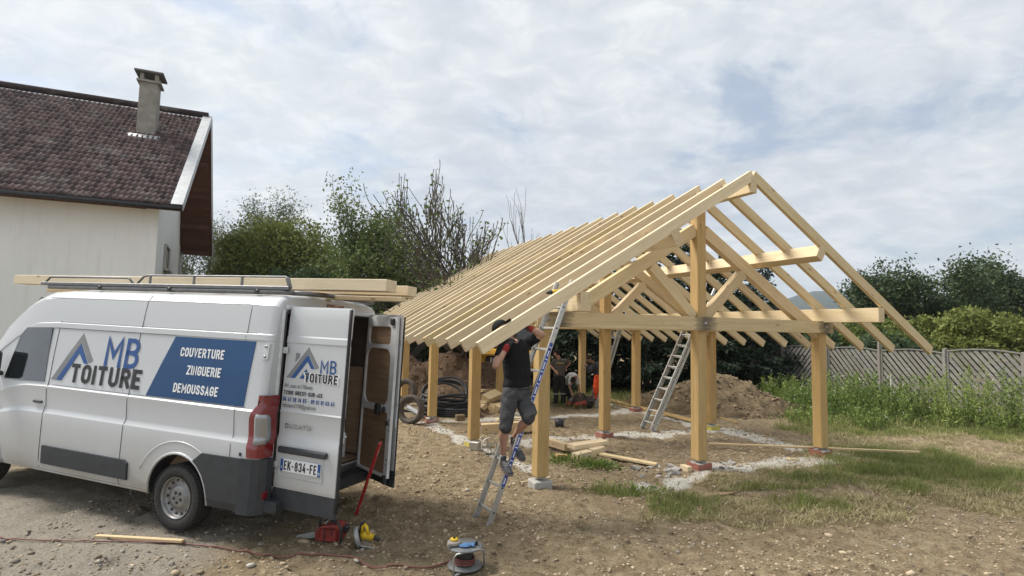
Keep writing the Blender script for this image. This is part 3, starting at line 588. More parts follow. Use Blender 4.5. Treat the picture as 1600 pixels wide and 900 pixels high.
# in the left door's own frame the outer skin faces -van_x rotated: outer is -y after the half turn, so mirror
bpy.data.objects.remove(lpanel, do_unlink=True)
for ch in list(ld.children): bpy.data.objects.remove(ch, do_unlink=True)
bpy.data.objects.remove(ld, do_unlink=True)
ld, lpanel = door(-1, Vector((-1.075, .775, 0)), R(178), LDW)
def dy(z, pr=0): return -(float(np.interp(z, DZ, DX))+pr)
def on_door(me, x, z, mat, pr=.003, name='lettering', slope=.0, par=None):
    m = Matrix.Translation((x, dy(z, pr), z)) @ Matrix.Rotation(R(90), 4, 'X')
    return link(name, me, mat, par or ld, mtx=m)
def dprism(poly, mat, name, pr=.003, z_=1.6):
    w = MB(); m_ = len(poly); w.add([(x, dy(z, pr), z) for x, z in poly]+[(x, dy(z, -.002), z) for x, z in poly], [tuple(range(m_))[::1], tuple(range(2*m_-1, m_-1, -1))]+[(i, m_+i, m_+(i+1) % m_, (i+1) % m_) for i in range(m_)]); return w.build(name, mat, ld)
MB().tube([(LDW+.004, -dtop(z)*0+.012, z) for z in np.linspace(.42, 2.37, 14)], .017, 6).build('rubber_edge', RUBBER, ld)
MB().box((LDW*.5+.02, .045, 1.4), (LDW-.12, .02, 1.8), bev=.01).build('inner_panel', PAINT_IN, ld)
MB().box((LDW-.01, .03, 1.12), (.05, .04, .12), bev=.01).cyl((LDW+.0, .03, 1.14), (LDW+.045, .03, 1.14), .008, n=8).build('door_latch', PAINT, ld)
for z in (1.98-.05, .78):
    MB().box((-.02, -.012, z), (.15, .016, .065), bev=.006).cyl((.035, -.016, z), (.035, -.026, z), .010, n=8).cyl((.06, -.016, z-.018), (.06, -.026, z-.018), .008, n=8).build('hinge', PAINT, ld)
side_panel('hinge_plate', [(-.96, 1.83), (-1.03, 1.83), (-1.03, 1.99), (-.96, 1.99)], .012, PAINT)
for z in (1.86, 1.96): MB().cyl((-.995, sy(z)+.01, z), (-.995, sy(z)+.024, z), .012, n=10).build('hinge_bolt', CHROME, van)
# logo: grey roof with chimney, blue roof under it
lx = lambda P_: [(x*1.08-.055, (z-1.605)*1.11+1.655) for x, z in P_]
dprism(lx([(.095, 1.605), (.335, 1.895), (.475, 1.715), (.435, 1.700), (.335, 1.835), (.165, 1.605)]), GREYP, 'logo_roof')
dprism(lx([(.185, 1.745), (.185, 1.835), (.235, 1.835), (.235, 1.80)]), GREYP, 'logo_chimney', .0025)
dprism(lx([(.150, 1.605), (.335, 1.825), (.425, 1.700), (.385, 1.700), (.335, 1.765), (.200, 1.605)]), BLUET, 'logo_inner_roof', .004)
dprism(lx([(.255, 1.605), (.325, 1.695), (.375, 1.640), (.375, 1.605)]), BLUET, 'logo_gable', .0035)
on_door(din('MB', .135, .13, xs_=.9), .578, 1.790, BLUET, .004)
on_door(din('TOITURE', .098, .30, gap=.055, xs_=.78), .500, 1.672, WHITEP, .0050)
on_door(din('TOITURE', .090, .20, gap=.155, xs_=.80), .500, 1.672, BLACKT, .0065)
on_door(din('73100 GRESY-SUR-AIX', .042, .18, align='L', gap=.13, xs_=.80), .035, 1.505, BLACKT, .004); on_door(din('06 67 20 34 83 - 09 81 01 03 63', .042, .17, align='L', gap=.10, xs_=.66), .035, 1.437, BLUET, .004)
for (s_, z, sz, sx_, mt, off) in (('841, route de l’Albanais', 1.573, .062, .62, GREYP, 0), ('mbtoiture73100@gmail.com', 1.375, .062, .60, GREYP, 0)):
    on_door(text_mesh(s_, sz, .0006, off, 0, sx_, 'LEFT'), .035, z, mt, .004)
on_door(din('DUCATO', .046, .20, .004, xs_=1.5, gap=.3), .27, 1.175, CHROME, .016, 'badge')
# plate recess, plate, handle bar above
hb = MB().box((.365, dy(.97, .018), .940), (.62, .040, .060), bev=.012).build('grip_bar', TRIM, ld)
rc = MB(); rc.tube([(.08, dy(.8, .0), .68), (.62, dy(.8, .0), .68), (.63, dy(.8), .70), (.63, dy(.8), .90), (.07, dy(.8), .90), (.07, dy(.8), .70)], .007, 6, closed=True); rc.build('plate_recess', PAINT, ld)
pl = MB().box((.35, dy(.8, .008), .79), (.52, .008, .125), bev=.003).build('number_plate', WHITEP, ld)
def on_plate(o): o.parent = pl; return o
on_plate(on_door(din('EK-834-FE', .090, .155, gap=.10, xs_=.64), .35, .79, BLACKT, .0135))
for x_ in (.113, .587): on_plate(MB().box((x_, dy(.8, .0125), .79), (.036, .002, .120)).build('plate_band', BLUET, ld))
on_plate(on_door(text_mesh('F', .036, .0006, .0005, 0, .8), .113, .765, WHITEP, .0145)); on_plate(on_door(text_mesh('73', .034, .0006, .0005, 0, .8), .587, .758, WHITEP, .0145))
# right door: its inside is seen
rd, rpanel = door(1, Vector((-1.075, -.775, 0)), R(154), .76)
# rd local: outer skin faces +y*side; the inside faces the viewer
def inner(poly, y, name, mat, th=.02, par=None):
    w = MB(); m_ = len(poly); w.add([(x, y, z) for x, z in poly]+[(x, y+th, z) for x, z in poly], [tuple(range(m_)), tuple(range(2*m_-1, m_-1, -1))]+[(i, m_+i, m_+(i+1) % m_, (i+1) % m_) for i in range(m_)]); return w.build(name, mat, par or rd)
def rr(x0, x1, z0, z1, r_, k=5, lean=0):
    o = []
    for cx_, cz_, a0 in ((x1-r_, z1-r_, 0), (x0+r_, z1-r_, 90), (x0+r_, z0+r_, 180), (x1-r_, z0+r_, 270)):
        for j in range(k): a = R(a0+90*j/(k-1)); o.append((cx_+r_*math.cos(a), cz_+r_*math.sin(a)))
    return o
def ring_panel(x0, x1, z0, z1, holes, y, th, mat, name):
    o = link('tmp', inner([(x0, z0), (x1, z0), (x1+0, z1), (x0+.04, z1)], y, 't', mat, th).data, None, rd); src = [c for c in rd.children if c.name.startswith('t') and c != o]
    for c in src: bpy.data.objects.remove(c)
    for hpoly in holes:
        c = inner([(a, b) for a, b in hpoly], y-.05, 'cut', mat, th+.1); md = o.modifiers.new('b', 'BOOLEAN'); md.operation = 'DIFFERENCE'; md.solver = 'EXACT'; md.object = c
    dg = bpy.context.evaluated_depsgraph_get(); nm = bpy.data.meshes.new_from_object(o.evaluated_get(dg)); nm.name = name
    for c in list(rd.children):
        if c.name.startswith(('cut', 'tmp')): bpy.data.objects.remove(c)
    return link(name, nm, None, rd)
h1 = rr(.10, .62, 2.02, 2.24, .05); h2 = rr(.07, .645, 1.29, 1.97, .12, 7); h3 = rr(.05, .665, .50, 1.215, .03)
INY = -.082
ring_panel(.02, .745, .47, 2.36, [h1, h2, h3], INY-.03, .035, PAINT_IN, 'inner_frame')
inner([(.04, .50), (.70, .50), (.70, 2.3), (.06, 2.3)], INY-.004, 'plywood_lining', PLY, .006)
MB().box((.47, INY-.05, 1.24), (.10, .05, .13), bev=.015).build('lock_mechanism', BLACKP, rd); MB().box((.60, INY-.045, 1.25), (.05, .04, .06), bev=.01).build('inner_release', BLACKP, rd)
MB().box((.69, INY-.04, 1.10), (.04, .03, .05), bev=.006).box((.66, INY-.04, 2.30), (.07, .04, .08), bev=.01).box((.70, INY-.03, .45), (.06, .05, .10), bev=.01).build('latch', BLACKP, rd)
bo = MB()
for z in (.62, .68, 1.02, 1.08, 1.14): bo.cyl((.715, INY-.028, z), (.715, INY-.034, z), .010, n=8)
bo.build('bolt', BLACKP, rd)
MB().tube([(.762, -.02, z) for z in np.linspace(.42, 2.36, 8)], .010, 6).build('rubber_edge', RUBBER, rd)
# side sticker and lettering
def stick(poly, mat, name, pr=.003): 
    # subdivide vertically so that it follows the body side
    return side_panel(name, poly, pr, mat, 1, .0)
stick([(.605, 1.345), (-.800, 1.345), (-.842, 2.005), (.30, 2.005)], BLUE, 'blue_sticker', .006)
SL = math.atan2(sy(1.345)-sy(2.0), .655)
def on_side(me, x, z, mat, pr=.009):
    yy = sy(z)+pr; m = Matrix.Translation((x, yy, z)) @ Matrix.Rotation(math.pi, 4, 'Z') @ Matrix.Rotation(R(90)-SL, 4, 'X'); return link('lettering', me, mat, van, mtx=m)
for s_, x, z in (('COUVERTURE', -.135, 1.845), ('ZINGUERIE', -.20, 1.658), ('DEMOUSSAGE', -.12, 1.462)):
    on_side(din(s_, .098, .18, xs_=.77, gap=.10), x, z, WHITEP)
on_side(din('MB', .34, .15), 1.09, 1.78, BLUET, .006); on_side(din('TOITURE', .22, .21), 1.31, 1.50, BLACKT, .006)
lg = [([(2.25, 1.40), (1.82, 1.97), (1.56, 1.66), (1.63, 1.63), (1.82, 1.86), (2.13, 1.40)], GREYP, 'side_logo_roof', .004), ([(2.15, 1.40), (1.82, 1.84), (1.64, 1.62), (1.71, 1.62), (1.82, 1.74), (2.06, 1.40)], BLUET, 'side_logo_inner_roof', .006)]
for poly, mt, nm_, pr in lg: stick(poly, mt, nm_, pr)
MB().box((-.84, sy(.90)+.004, .885), (.03, .006, .035), bev=.004).build('tow_mark', BLACKT, van)
# wheels
def wheel(x, s):
    w = empty('wheel'); w.parent = van; w.matrix_basis = Matrix.Translation((x, s*.875, .335)) @ (Matrix.Rotation(0 if s > 0 else math.pi, 4, 'Z')) @ Matrix.Rotation(R(17), 4, 'Y')
    ty = MB().lathe([(.215, -.10), (.30, -.108), (.322, -.095), (.336, -.07), (.340, 0), (.336, .07), (.322, .095), (.30, .108), (.235, .104), (.218, .09), (.212, .06)], (0, 0, 0), (0, 1, 0), 48)
    ty.build('tyre', RUBBER, w)
    tr = MB()
    for k in range(60):
        a = 2*math.pi*k/60
        for yy, q in ((-.062, .0), (-.022, .03), (.022, .0), (.062, .03), (.093, .0)):
            rr_ = .3385 if abs(yy) < .08 else .327; m = Matrix.Rotation(a+q, 3, 'Y'); tr.box(m @ Vector((0, yy, rr_)), (.019, .030, .009), m)
    to = tr.build('tread_block', RUBBER, w); to['kind'] = 'stuff'
    rim = MB().lathe([(.214, .10), (.205, .098), (.200, .07), (.196, .055), (.150, .040), (.118, .058), (.105, .074), (.092, .078), (.060, .078), (.0, .080)], (0, 0, 0), (0, 1, 0), 40); rim.build('rim', simple('painted_steel_rim', (.24, .235, .23), .42, .5, .2, 12) if 'painted_steel_rim' not in MATS else MATS['painted_steel_rim'], w)
    for k in range(14):
        a = 2*math.pi*k/14; MB().lathe([(0, 0), (.0145, 0), (.0145, .004), (0, .004)], (.173*math.sin(a), .049, .173*math.cos(a)), (0, 1, 0), 12).build('rim_hole', BLACKT, w)
    for k in range(5):
        a = 2*math.pi*k/5+.3; MB().lathe([(0, 0), (.018, 0), (.018, .004), (0, .004)], (.052*math.sin(a), .077, .052*math.cos(a)), (0, 1, 0), 12).build('bolt_hole', BLACKT, w)
for x, s in ((0, 1), (0, -1), (3.45, 1), (3.45, -1)): wheel(x, s)
MB().cyl((0, -.85, .33), (0, .85, .33), .05, n=12).box((1.5, 0, .36), (4.6, .9, .10)).build('chassis', BLACKP, van)
# roof rack
RACKM = simple('rack_metal', (.17, .17, .175), .5, .6, .2, 10)
rk = empty('roof_rack'); rk.parent = van
for s in (1, -1):
    MB().box((1.0, s*.75, 2.578), (4.1, .05, .040), bev=.006).build('rail', RACKM, rk)
    MB().tube([(2.9, s*.75, 2.535), (-.98, s*.75, 2.535), (-1.06, s*.70, 2.53)], .026, 8).build('long_tube', RACKM, rk)
    MB().tube([(-1.06, s*.75, 2.575), (-1.02, s*.75, 2.68), (-.98, s*.75, 2.697), (1.08, s*.75, 2.697), (1.16, s*.75, 2.685), (1.26, s*.75, 2.60)], .013, 8).build('side_guard', RACKM, rk)
    for x in (1.05, .34, -.38): MB().box((x, s*.75, 2.645), (.030, .016, .10), bev=.003).build('upright', RACKM, rk)
    MB().box((-1.03, s*.75, 2.63), (.05, .018, .12), rot=Matrix.Rotation(R(22), 3, 'Y'), bev=.003).build('upright', RACKM, rk)
    MB().tube([(1.34, s*.75, 2.60), (1.42, s*.75, 2.665), (2.9, s*.75, 2.665), (2.98, s*.75, 2.60)], .013, 8).build('side_guard', RACKM, rk)
    for x in (.70, -.62, 1.9): MB().box((x, s*.74, 2.535), (.07, .07, .055), bev=.006).cyl((x-.02, s*.79, 2.54), (x-.02, s*.74, 2.54), .02, n=8).build('clamp_foot', BLACKP, rk)
for x in (-.62, .05, .7, 1.3, 1.9): MB().box((x, 0, 2.575), (.045, 1.46, .028), bev=.004).build('crossbar', RACKM, rk)
MB().tube([(-1.06, .70, 2.53), (-1.13, .62, 2.535), (-1.14, 0, 2.555), (-1.13, -.62, 2.535), (-1.06, -.70, 2.53)], .026, 8).build('rear_roller', RACKM, rk)
# timbers on the rack
def on_van(name, x0, x1, y, z, w, h, mat, label, cat):
    o = beam(name, (0, 0, 0), (x0-x1, 0, 0), w, h, mat, bev=.004); o.matrix_world = VM @ Matrix.Translation((x1, y, z)); return tag(o, label, cat, 'timbers tied on the van roof rack')
on_van('timber_beam', 4.3, -2.02, .33, 2.655+.005, .20, .125, PINE, 'thick pale timber beam lying highest on the van roof rack', 'beam')
on_van('timber_board', 4.3, -2.02, -.10, 2.645, .20, .11, PINE, 'second thick timber on the rack, hidden behind the highest beam', 'beam')
on_van('timber_board', 4.0, -1.80, -.42, 2.62, .12, .06, PINE_Y, 'thin timber farthest across the roof rack, its yellow end sticking out most', 'board')
MB_ = on_van('timber_board', 4.0, -2.05, .12, 2.5+.035, .09, .05, PINE, 'thin board slung under the thick timbers on the rack', 'board')
# ---------------------------------------------------------------- vegetation
LEAFS = {}
def leafmat(name, dark, mid, light, trans=.28):
    LEAFS[name] = tintmat(name, [(0, dark), (.55, mid), (1, light)], .65, .25, trans)
leafmat('leaf_olive', (.09, .115, .028), (.175, .20, .05), (.27, .285, .09)); leafmat('leaf_dark', (.03, .052, .024), (.062, .095, .043), (.115, .155, .07))
leafmat('leaf_grey', (.06, .08, .04), (.11, .135, .07), (.18, .205, .12)); leafmat('leaf_cherry', (.06, .09, .025), (.12, .16, .048), (.20, .245, .09))
leafmat('leaf_laurel', (.04, .065, .014), (.105, .14, .03), (.22, .25, .07)); leafmat('needle_dark', (.008, .017, .009), (.018, .034, .017), (.036, .058, .028), .08)
leafmat('needle_blue', (.03, .045, .042), (.06, .085, .08), (.11, .14, .13), .05); leafmat('grass_blade', (.13, .17, .04), (.25, .285, .09), (.48, .43, .22), .35)
leafmat('dry_blade', (.17, .17, .06), (.38, .32, .17), (.60, .52, .33), .25)
leafmat('straw', (.16, .12, .06), (.30, .24, .13), (.46, .39, .24), .2); leafmat('weed_leaf', (.07, .12, .028), (.17, .235, .055), (.31, .37, .11), .3)
BARK = simple('bark', (.085, .07, .055), .9, 0, .35, 8, bump=.5); BARKG = simple('grey_bark', (.17, .155, .14), .9, 0, .3, 8, bump=.5)
def leaves(P, size, seed, aspect=.5, up=0.0, lean=None, tint=None, jit=.35):
    rg = np.random.default_rng(seed); n = len(P); d = rg.normal(size=(n, 3)); 
    if lean is not None: d = d*.55+lean
    d[:, 2] += up; d /= np.linalg.norm(d, axis=1)[:, None]; q = rg.normal(size=(n, 3)); w = np.cross(d, q); w /= np.linalg.norm(w, axis=1)[:, None]
    s = (size*rg.uniform(1-jit, 1+jit, n))[:, None]; a = P; b = P+d*s*.5+w*s*aspect*.5; c = P+d*s; e = P+d*s*.5-w*s*aspect*.5
    V = np.stack([a, b, c, e], 1).reshape(-1, 3); F = np.arange(n*4).reshape(n, 4)
    t_ = rg.uniform(0, 1, n) if tint is None else np.clip(tint+rg.normal(0, .16, n), 0, 1)
    return V, F, np.repeat(t_, 4)
def leaf_obj(name, P, size, seed, mat, parent, **k):
    V, F, t_ = leaves(P, size, seed, **k); me = mesh_np(name, V, F); attr(me, 'tint', np.stack([t_]*3, -1)); return link(name, me, mat, parent)
def grow(rg, p, d, Ln, r, lvl, maxl, out, tips, spread, nch, grav, wob=.16, shrink=.62):
    k = 5; pts = [p]; dd = d.copy(); q = p.copy()
    for i in range(k):
        dd = dd+rg.normal(0, wob, 3)+np.array([0, 0, grav]); dd /= np.linalg.norm(dd); q = q+dd*Ln/k; pts.append(q.copy())
    rs = [r*(1-.6*i/k) for i in range(k+1)]; out.append((pts, rs))
    if lvl >= maxl: tips.append(np.array(pts)); return
    if lvl >= maxl-1: tips.append(np.array(pts[3:]))
    for j in range(nch[lvl]):
        f = .25+.75*(j+rg.uniform(0, .9))/nch[lvl]; i = min(k-1, int(f*k)); b = pts[i]+(pts[i+1]-pts[i])*(f*k-i); ax = rg.normal(size=3); ax -= ax.dot(dd)*dd; ax /= np.linalg.norm(ax)
        nd = dd*math.cos(spread[lvl])+ax*math.sin(spread[lvl]); nd /= np.linalg.norm(nd)
        grow(rg, b, nd, Ln*shrink*rg.uniform(.75, 1.15), rs[i]*.6, lvl+1, maxl, out, tips, spread, nch, grav, wob, shrink)
def put_tree(name, label, cat, base, H, leafm, bark, seed, nch=(7, 6, 5), spread=(.8, .8, .8), grav=.05, L0=.45, leaf=.14, per=10, jit=.25, trunk_d=(0, 0, 1), r0=None, wob=.16, shrink=.62, aspect=.5, group=None, squash=None, up=0, keep=1.0, rmin=.006):
    rg = np.random.default_rng(seed); e = empty(name, base, 0, label, cat, group); out = []; tips = []
    d = np.array(trunk_d, float); d /= np.linalg.norm(d); grow(rg, np.zeros(3), d, H*L0, r0 or H*.022, 0, len(nch), out, tips, spread, nch, grav, wob, shrink)
    zmax = max(t[:, 2].max() for t in tips); sc = H/zmax
    sx = squash or 1
    m = MB()
    for pts, rs in out: m.tube([(a[0]*sc*sx, a[1]*sc*sx, a[2]*sc) for a in pts], [max(x*1.0, rmin) for x in rs], 5 if rs[0] < .04 else 7, caps=False)
    m.build('trunk', bark, e)
    if per:
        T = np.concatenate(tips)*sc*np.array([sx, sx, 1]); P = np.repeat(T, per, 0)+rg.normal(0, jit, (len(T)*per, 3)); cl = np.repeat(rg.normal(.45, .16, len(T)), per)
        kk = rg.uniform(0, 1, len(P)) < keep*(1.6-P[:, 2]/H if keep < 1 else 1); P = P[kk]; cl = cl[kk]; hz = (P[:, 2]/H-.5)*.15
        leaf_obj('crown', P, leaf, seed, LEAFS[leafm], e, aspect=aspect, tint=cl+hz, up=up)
    return e
def put_bush(name, label, cat, base, rx, ry, h, leafm, seed, n=9000, leaf=.12, lumps=26, group=None, z0=.0, aspect=.55):
    rg = np.random.default_rng(seed); e = empty(name, base, 0, label, cat, group)
    th = rg.uniform(0, 6.28, lumps); ph = rg.uniform(-.25, 1.0, lumps); rr_ = rg.uniform(.45, .9, lumps)
    C = np.stack([np.cos(th)*np.sqrt(1-np.clip(ph, -1, 1)**2)*rx*rr_, np.sin(th)*np.sqrt(1-np.clip(ph, -1, 1)**2)*ry*rr_, z0*h+h*(1-z0)*(.42+.42*ph*rr_)], -1)
    lr = rg.uniform(.22, .42, lumps)*min(rx, ry, h*.6)*1.1; k = rg.integers(0, lumps, n); u = rg.normal(size=(n, 3)); u /= np.linalg.norm(u, axis=1)[:, None]; rad = lr[k]*(rg.uniform(.45, 1.0, n)**.5)*(1+.3*rg.normal(size=n)**2*.35)
    P = C[k]+u*rad[:, None]*np.array([1, 1, .85]); P = P[P[:, 2] > -.1]; kk = k[:len(P)]; tint = .50+rg.normal(0, .14, lumps)[k][:len(P)]
    lean = None
    leaf_obj('foliage', P, leaf, seed, LEAFS[leafm], e, aspect=aspect, tint=tint)
    m = MB()
    for j in range(min(lumps, 14)): c_ = C[j]; m.tube([(0+rg.normal(0, .1), rg.normal(0, .1), -.1), (c_[0]*.45, c_[1]*.45, c_[2]*.5), tuple(c_)], [.05, .035, .012], 5, caps=False)
    m.build('stem', BARK, e); return e
def put_conifer(label, base, H, Rb, seed, mat='needle_dark', droop=.25, name='conifer', group=None, whorls=None, leaf=.17, dens=1.0, z0=.0):
    rg = np.random.default_rng(seed); e = empty(name, base, 0, label, 'conifer', group); m = MB().tube([(0, 0, -.1), (0, 0, H*.5), (0, 0, H)], [H*.018, H*.011, .01], 7, caps=False); Ps = []; Ls = []; Ts = []
    nb = int(H*16*dens); 
    for i in range(nb):
        f = z0+(1-z0)*(i+rg.uniform())/nb; z = f*H; Lb = (Rb*(1-f)**.8+.12)*rg.uniform(.7, 1.15); a = rg.uniform(0, 6.28); dr = np.array([math.cos(a), math.sin(a), 0]); k = 7; tt = np.linspace(0, 1, k); up0 = .35*(f > .6)
        pts = [np.array([0, 0, z])+dr*Lb*t_+np.array([0, 0, (up0*t_-droop*t_**1.6+.12*t_**4)*Lb]) for t_ in tt]
        m.tube([tuple(p) for p in pts], [.022*(1-.8*t_) for t_ in tt], 4, caps=False)
        nn = int(46*Lb*dens+8); t_ = rg.uniform(.12, 1, nn); ii = np.minimum((t_*(k-1)).astype(int), k-2); A = np.array(pts); P = A[ii]+(A[ii+1]-A[ii])*((t_*(k-1)-ii)[:, None]); w = (1-t_)*.35*Lb+.06; side = np.array([-dr[1], dr[0], 0])
        off = rg.uniform(-1, 1, nn)*w; P = P+side*off[:, None]+np.array([0, 0, 1])*rg.normal(-.03, .05, nn)[:, None]; Ps.append(P); Ls.append(np.tile(dr, (nn, 1))*1.0+side*np.sign(off)[:, None]*.7+np.array([0, 0, -.35])); Ts.append(np.full(nn, rg.normal(.4, .15)+.15*f))
    m.build('trunk', BARK, e); leaf_obj('crown', np.concatenate(Ps), leaf, seed, LEAFS[mat], e, aspect=.38, lean=np.concatenate(Ls), tint=np.concatenate(Ts)); return e
def base(px, d, z=GZ): p = D(px, 450, d); return Vector((p.x, d, float(ground_z(p.x, d))))
def Hat(px, py, d): return D(px, py, d).z-GZ
GT = 'trees behind the building site'
put_tree('tree', 'tall loose grey-green tree rising just right of the house gable', 'tree', base(385, 30), Hat(385, 286, 30), 'leaf_grey', BARKG, 11, nch=(9, 6, 5), spread=(.55, .7, .8), grav=.10, L0=.55, leaf=.16, per=17, jit=.28, aspect=.35, group=GT)
put_tree('tree', 'grey-green tree half hidden behind the brown eave of the house', 'tree', base(318, 31), Hat(318, 318, 31), 'leaf_grey', BARKG, 12, nch=(8, 6, 5), spread=(.6, .7, .8), grav=.06, L0=.5, leaf=.15, per=10, jit=.3, aspect=.35, group=GT)
put_bush('tree', 'dense round olive-green tree between the house and the leafy fruit tree', 'tree', base(432, 25), 2.9, 2.4, Hat(430, 290, 25), 'leaf_olive', 13, n=52000, leaf=.15, lumps=80, group=GT)
put_bush('tree', 'low dark green tree spreading above the end of the roof rack', 'tree', base(488, 21), 2.6, 1.8, Hat(490, 366, 21), 'leaf_dark', 14, n=26000, leaf=.15, lumps=44, group=GT)
put_bush('tree', 'broad dark tree just above the van roof, in front of the olive-green one', 'tree', base(400, 21.5), 1.9, 1.6, Hat(400, 398, 21.5), 'leaf_dark', 15, n=15000, leaf=.14, lumps=34, group=GT)
put_tree('tree', 'small wispy tree top in the gap between the dark tree and the fruit tree', 'tree', base(538, 28), Hat(538, 352, 28), 'leaf_grey', BARKG, 16, nch=(7, 5, 4), spread=(.5, .6, .7), grav=.1, L0=.5, leaf=.14, per=10, jit=.25, aspect=.35, group=GT)
put_tree('fruit_tree', 'leafy fruit tree with upright shoots left of the half bare tree', 'tree', base(662, 20), Hat(600, 276, 20), 'leaf_cherry', BARK, 27, nch=(9, 7, 6), spread=(.75, .75, .7), grav=.07, L0=.40, leaf=.13, per=12, jit=.17, trunk_d=(-.34, 0, 1), group=GT)
put_tree('fruit_tree', 'half bare fruit tree with long upright dead shoots above the rafters', 'tree', base(722, 18), Hat(735, 276, 18), 'leaf_cherry', BARK, 33, nch=(14, 9, 7), spread=(.95, .75, .35), grav=.13, L0=.34, leaf=.13, per=1, keep=.45, rmin=.011, jit=.10, trunk_d=(.05, 0, 1), wob=.12, group=GT)
put_tree('bare_tree', 'thin leafless tree standing apart above the rafter tops', 'tree', base(832, 21), Hat(832, 305, 21), 'leaf_cherry', BARKG, 41, nch=(8, 6), spread=(.35, .35), grav=.10, L0=.6, leaf=.1, per=0, squash=.55, r0=.09, group=GT)
put_bush('tree', 'light green rounded tree filling the space under the fruit trees', 'tree', base(655, 23), 3.0, 2.0, Hat(650, 375, 23), 'leaf_olive', 17, n=26000, leaf=.14, lumps=50, group=GT)
put_bush('hedge_shrub', 'dark green hedge shrub above the rear end of the van roof timbers', 'shrub', base(590, 19.5), 2.2, 1.2, Hat(590, 440, 19.5), 'leaf_dark', 18, n=16000, leaf=.12, lumps=36, group='shrubs at the edge of the plot')
for k, (px, d, py, rx) in enumerate([(690, 22, 470, 2.2), (770, 22, 455, 2.2), (840, 22.5, 450, 2.0), (620, 22, 480, 1.8)]):
    put_bush('hedge_shrub', ['dark shrub seen under the rafter ends behind the dark soil heap', 'dark shrub behind the yellow digger', 'dark shrub behind the bent over workers', 'dark shrub behind the open rear door of the van'][k], 'shrub', base(px, d), rx, 1.3, Hat(px, py, d), 'leaf_dark', 50+k, n=13000, leaf=.14, lumps=34, group='shrubs at the edge of the plot')
CN = [(868, 20.5, 455, 1.9), (915, 19.8, 440, 2.0), (962, 20.5, 425, 2.0), (1010, 19.6, 395, 2.1), (1062, 20.2, 360, 2.3), (1112, 19.6, 410, 2.1), (1138, 21.5, 392, 1.9), (1172, 19.8, 455, 2.0), (1215, 21.2, 468, 1.8)]
CLB = ['dark conifer behind the left corner post of the frame', 'dark conifer between the standing worker and the one in orange trousers', 'dark conifer behind the dark ladder in the hedge', 'dark conifer whose tip shows left of the king post', 'tallest dark conifer, tip beside the top of the king post', 'dark conifer right of the king post and ladder', 'conifer with pointed tip between the right hand rafters', 'dark conifer behind the brown soil heap', 'dark conifer at the left end of the slatted fence']
for k, (px, d, py, rb) in enumerate(CN): put_conifer(CLB[k], base(px, d), Hat(px, py, d), rb, 60+k, group='conifers behind the frame', leaf=.20, dens=1.15)
put_conifer('blue-grey spruce with drooping branches seen between the right hand rafters', base(1192, 23.5), Hat(1190, 408, 23.5), 2.1, 80, 'needle_blue', droop=.5, leaf=.20, group='conifers behind the frame')
for k, (px, d, py, rx, lm, lb) in enumerate([(1262, 24, 480, 2.0, 'leaf_laurel', 'yellow-green shrub above the left part of the fence'), (1335, 23, 462, 2.2, 'leaf_laurel', 'large yellow-green laurel above the fence under the hill'), (1300, 21.8, 505, 1.8, 'leaf_dark', 'dark shrub right behind the slatted fence'), (1392, 21, 486, 2.3, 'leaf_laurel', 'bright leafy shrub above the right end of the fence'), (1385, 19.8, 515, 1.6, 'leaf_dark', 'dark shrub behind the tall grey fence post'), (1480, 21, 470, 2.6, 'leaf_olive', 'olive-green shrub over the fence near the right edge of the picture'), (1570, 19, 455, 2.6, 'leaf_olive', 'last leafy shrub over the fence at the right edge')]):
    put_bush('garden_shrub', lb, 'shrub', base(px, d), rx, 1.4, Hat(px, py, d), lm, 90+k, n=15000, leaf=.15, lumps=38, group='shrubs behind the slatted fence')
put_tree('tree', 'dark feathery tree on the right beyond the fence, above the rafter ends', 'tree', base(1415, 27), Hat(1400, 402, 27), 'leaf_dark', BARK, 104, nch=(9, 7, 5), spread=(.9, .8, .8), grav=.0, L0=.42, leaf=.17, per=16, jit=.22, group=GT)
put_tree('tree', 'tall dark tree at the far right edge of the picture', 'tree', base(1545, 30), Hat(1545, 400, 30), 'leaf_dark', BARK, 105, nch=(9, 7, 5), spread=(.9, .8, .8), grav=.0, L0=.42, leaf=.19, per=16, jit=.3, group=GT)
# far wood line and hills
rg = np.random.default_rng(5); n = 60000; ang = rg.uniform(-1.0, 1.0, n); rad = rg.uniform(58, 75, n); xx = np.sin(ang)*rad*1.25; yy = np.cos(ang)*rad; hh = 3.0+3.5*fbm(xx*.12, yy*.12, 3, 4)+1.5*(fbm(xx*.5, yy*.5, 2, 9)-.5)
P = np.stack([xx, yy, ground_z(xx, yy)+hh*rg.uniform(0, 1, n)**.6], -1); V, F, t_ = leaves(P, .75, 9, aspect=.8, tint=np.clip(.5+.4*(fbm(xx*.3, yy*.3, 2, 2)-.5), 0, 1)); me = mesh_np('far_wood', V, F); attr(me, 'tint', np.stack([t_]*3, -1))
tag(link('far_wood', me, LEAFS['leaf_dark']), 'distant line of trees closing off the meadow', 'wood', kind='stuff')
hx = np.linspace(-2600, 3400, 240); hy = np.linspace(900, 3000, 70); HX, HY = np.meshgrid(hx, hy)
prof_ = np.interp(HX/HY, [-1.2, -.6, -.2, .2, .42, .50, .56, .62, .68, .75, .9, 1.3], [60, 70, 80, 95, 105, 112, 138, 142, 138, 125, 110, 90])
HZ = prof_*np.exp(-((HY-1600)/520)**2)*1.0*(.9+.2*fbm(HX/420, HY/420, 4, 3))+14*(fbm(HX/70, HY/70, 3, 5)-.5)*smooth(950, 1300, HY)-6
idx = np.arange(HX.size).reshape(HX.shape); F = np.stack([idx[:-1, :-1], idx[:-1, 1:], idx[1:, 1:], idx[1:, :-1]], -1).reshape(-1, 4)
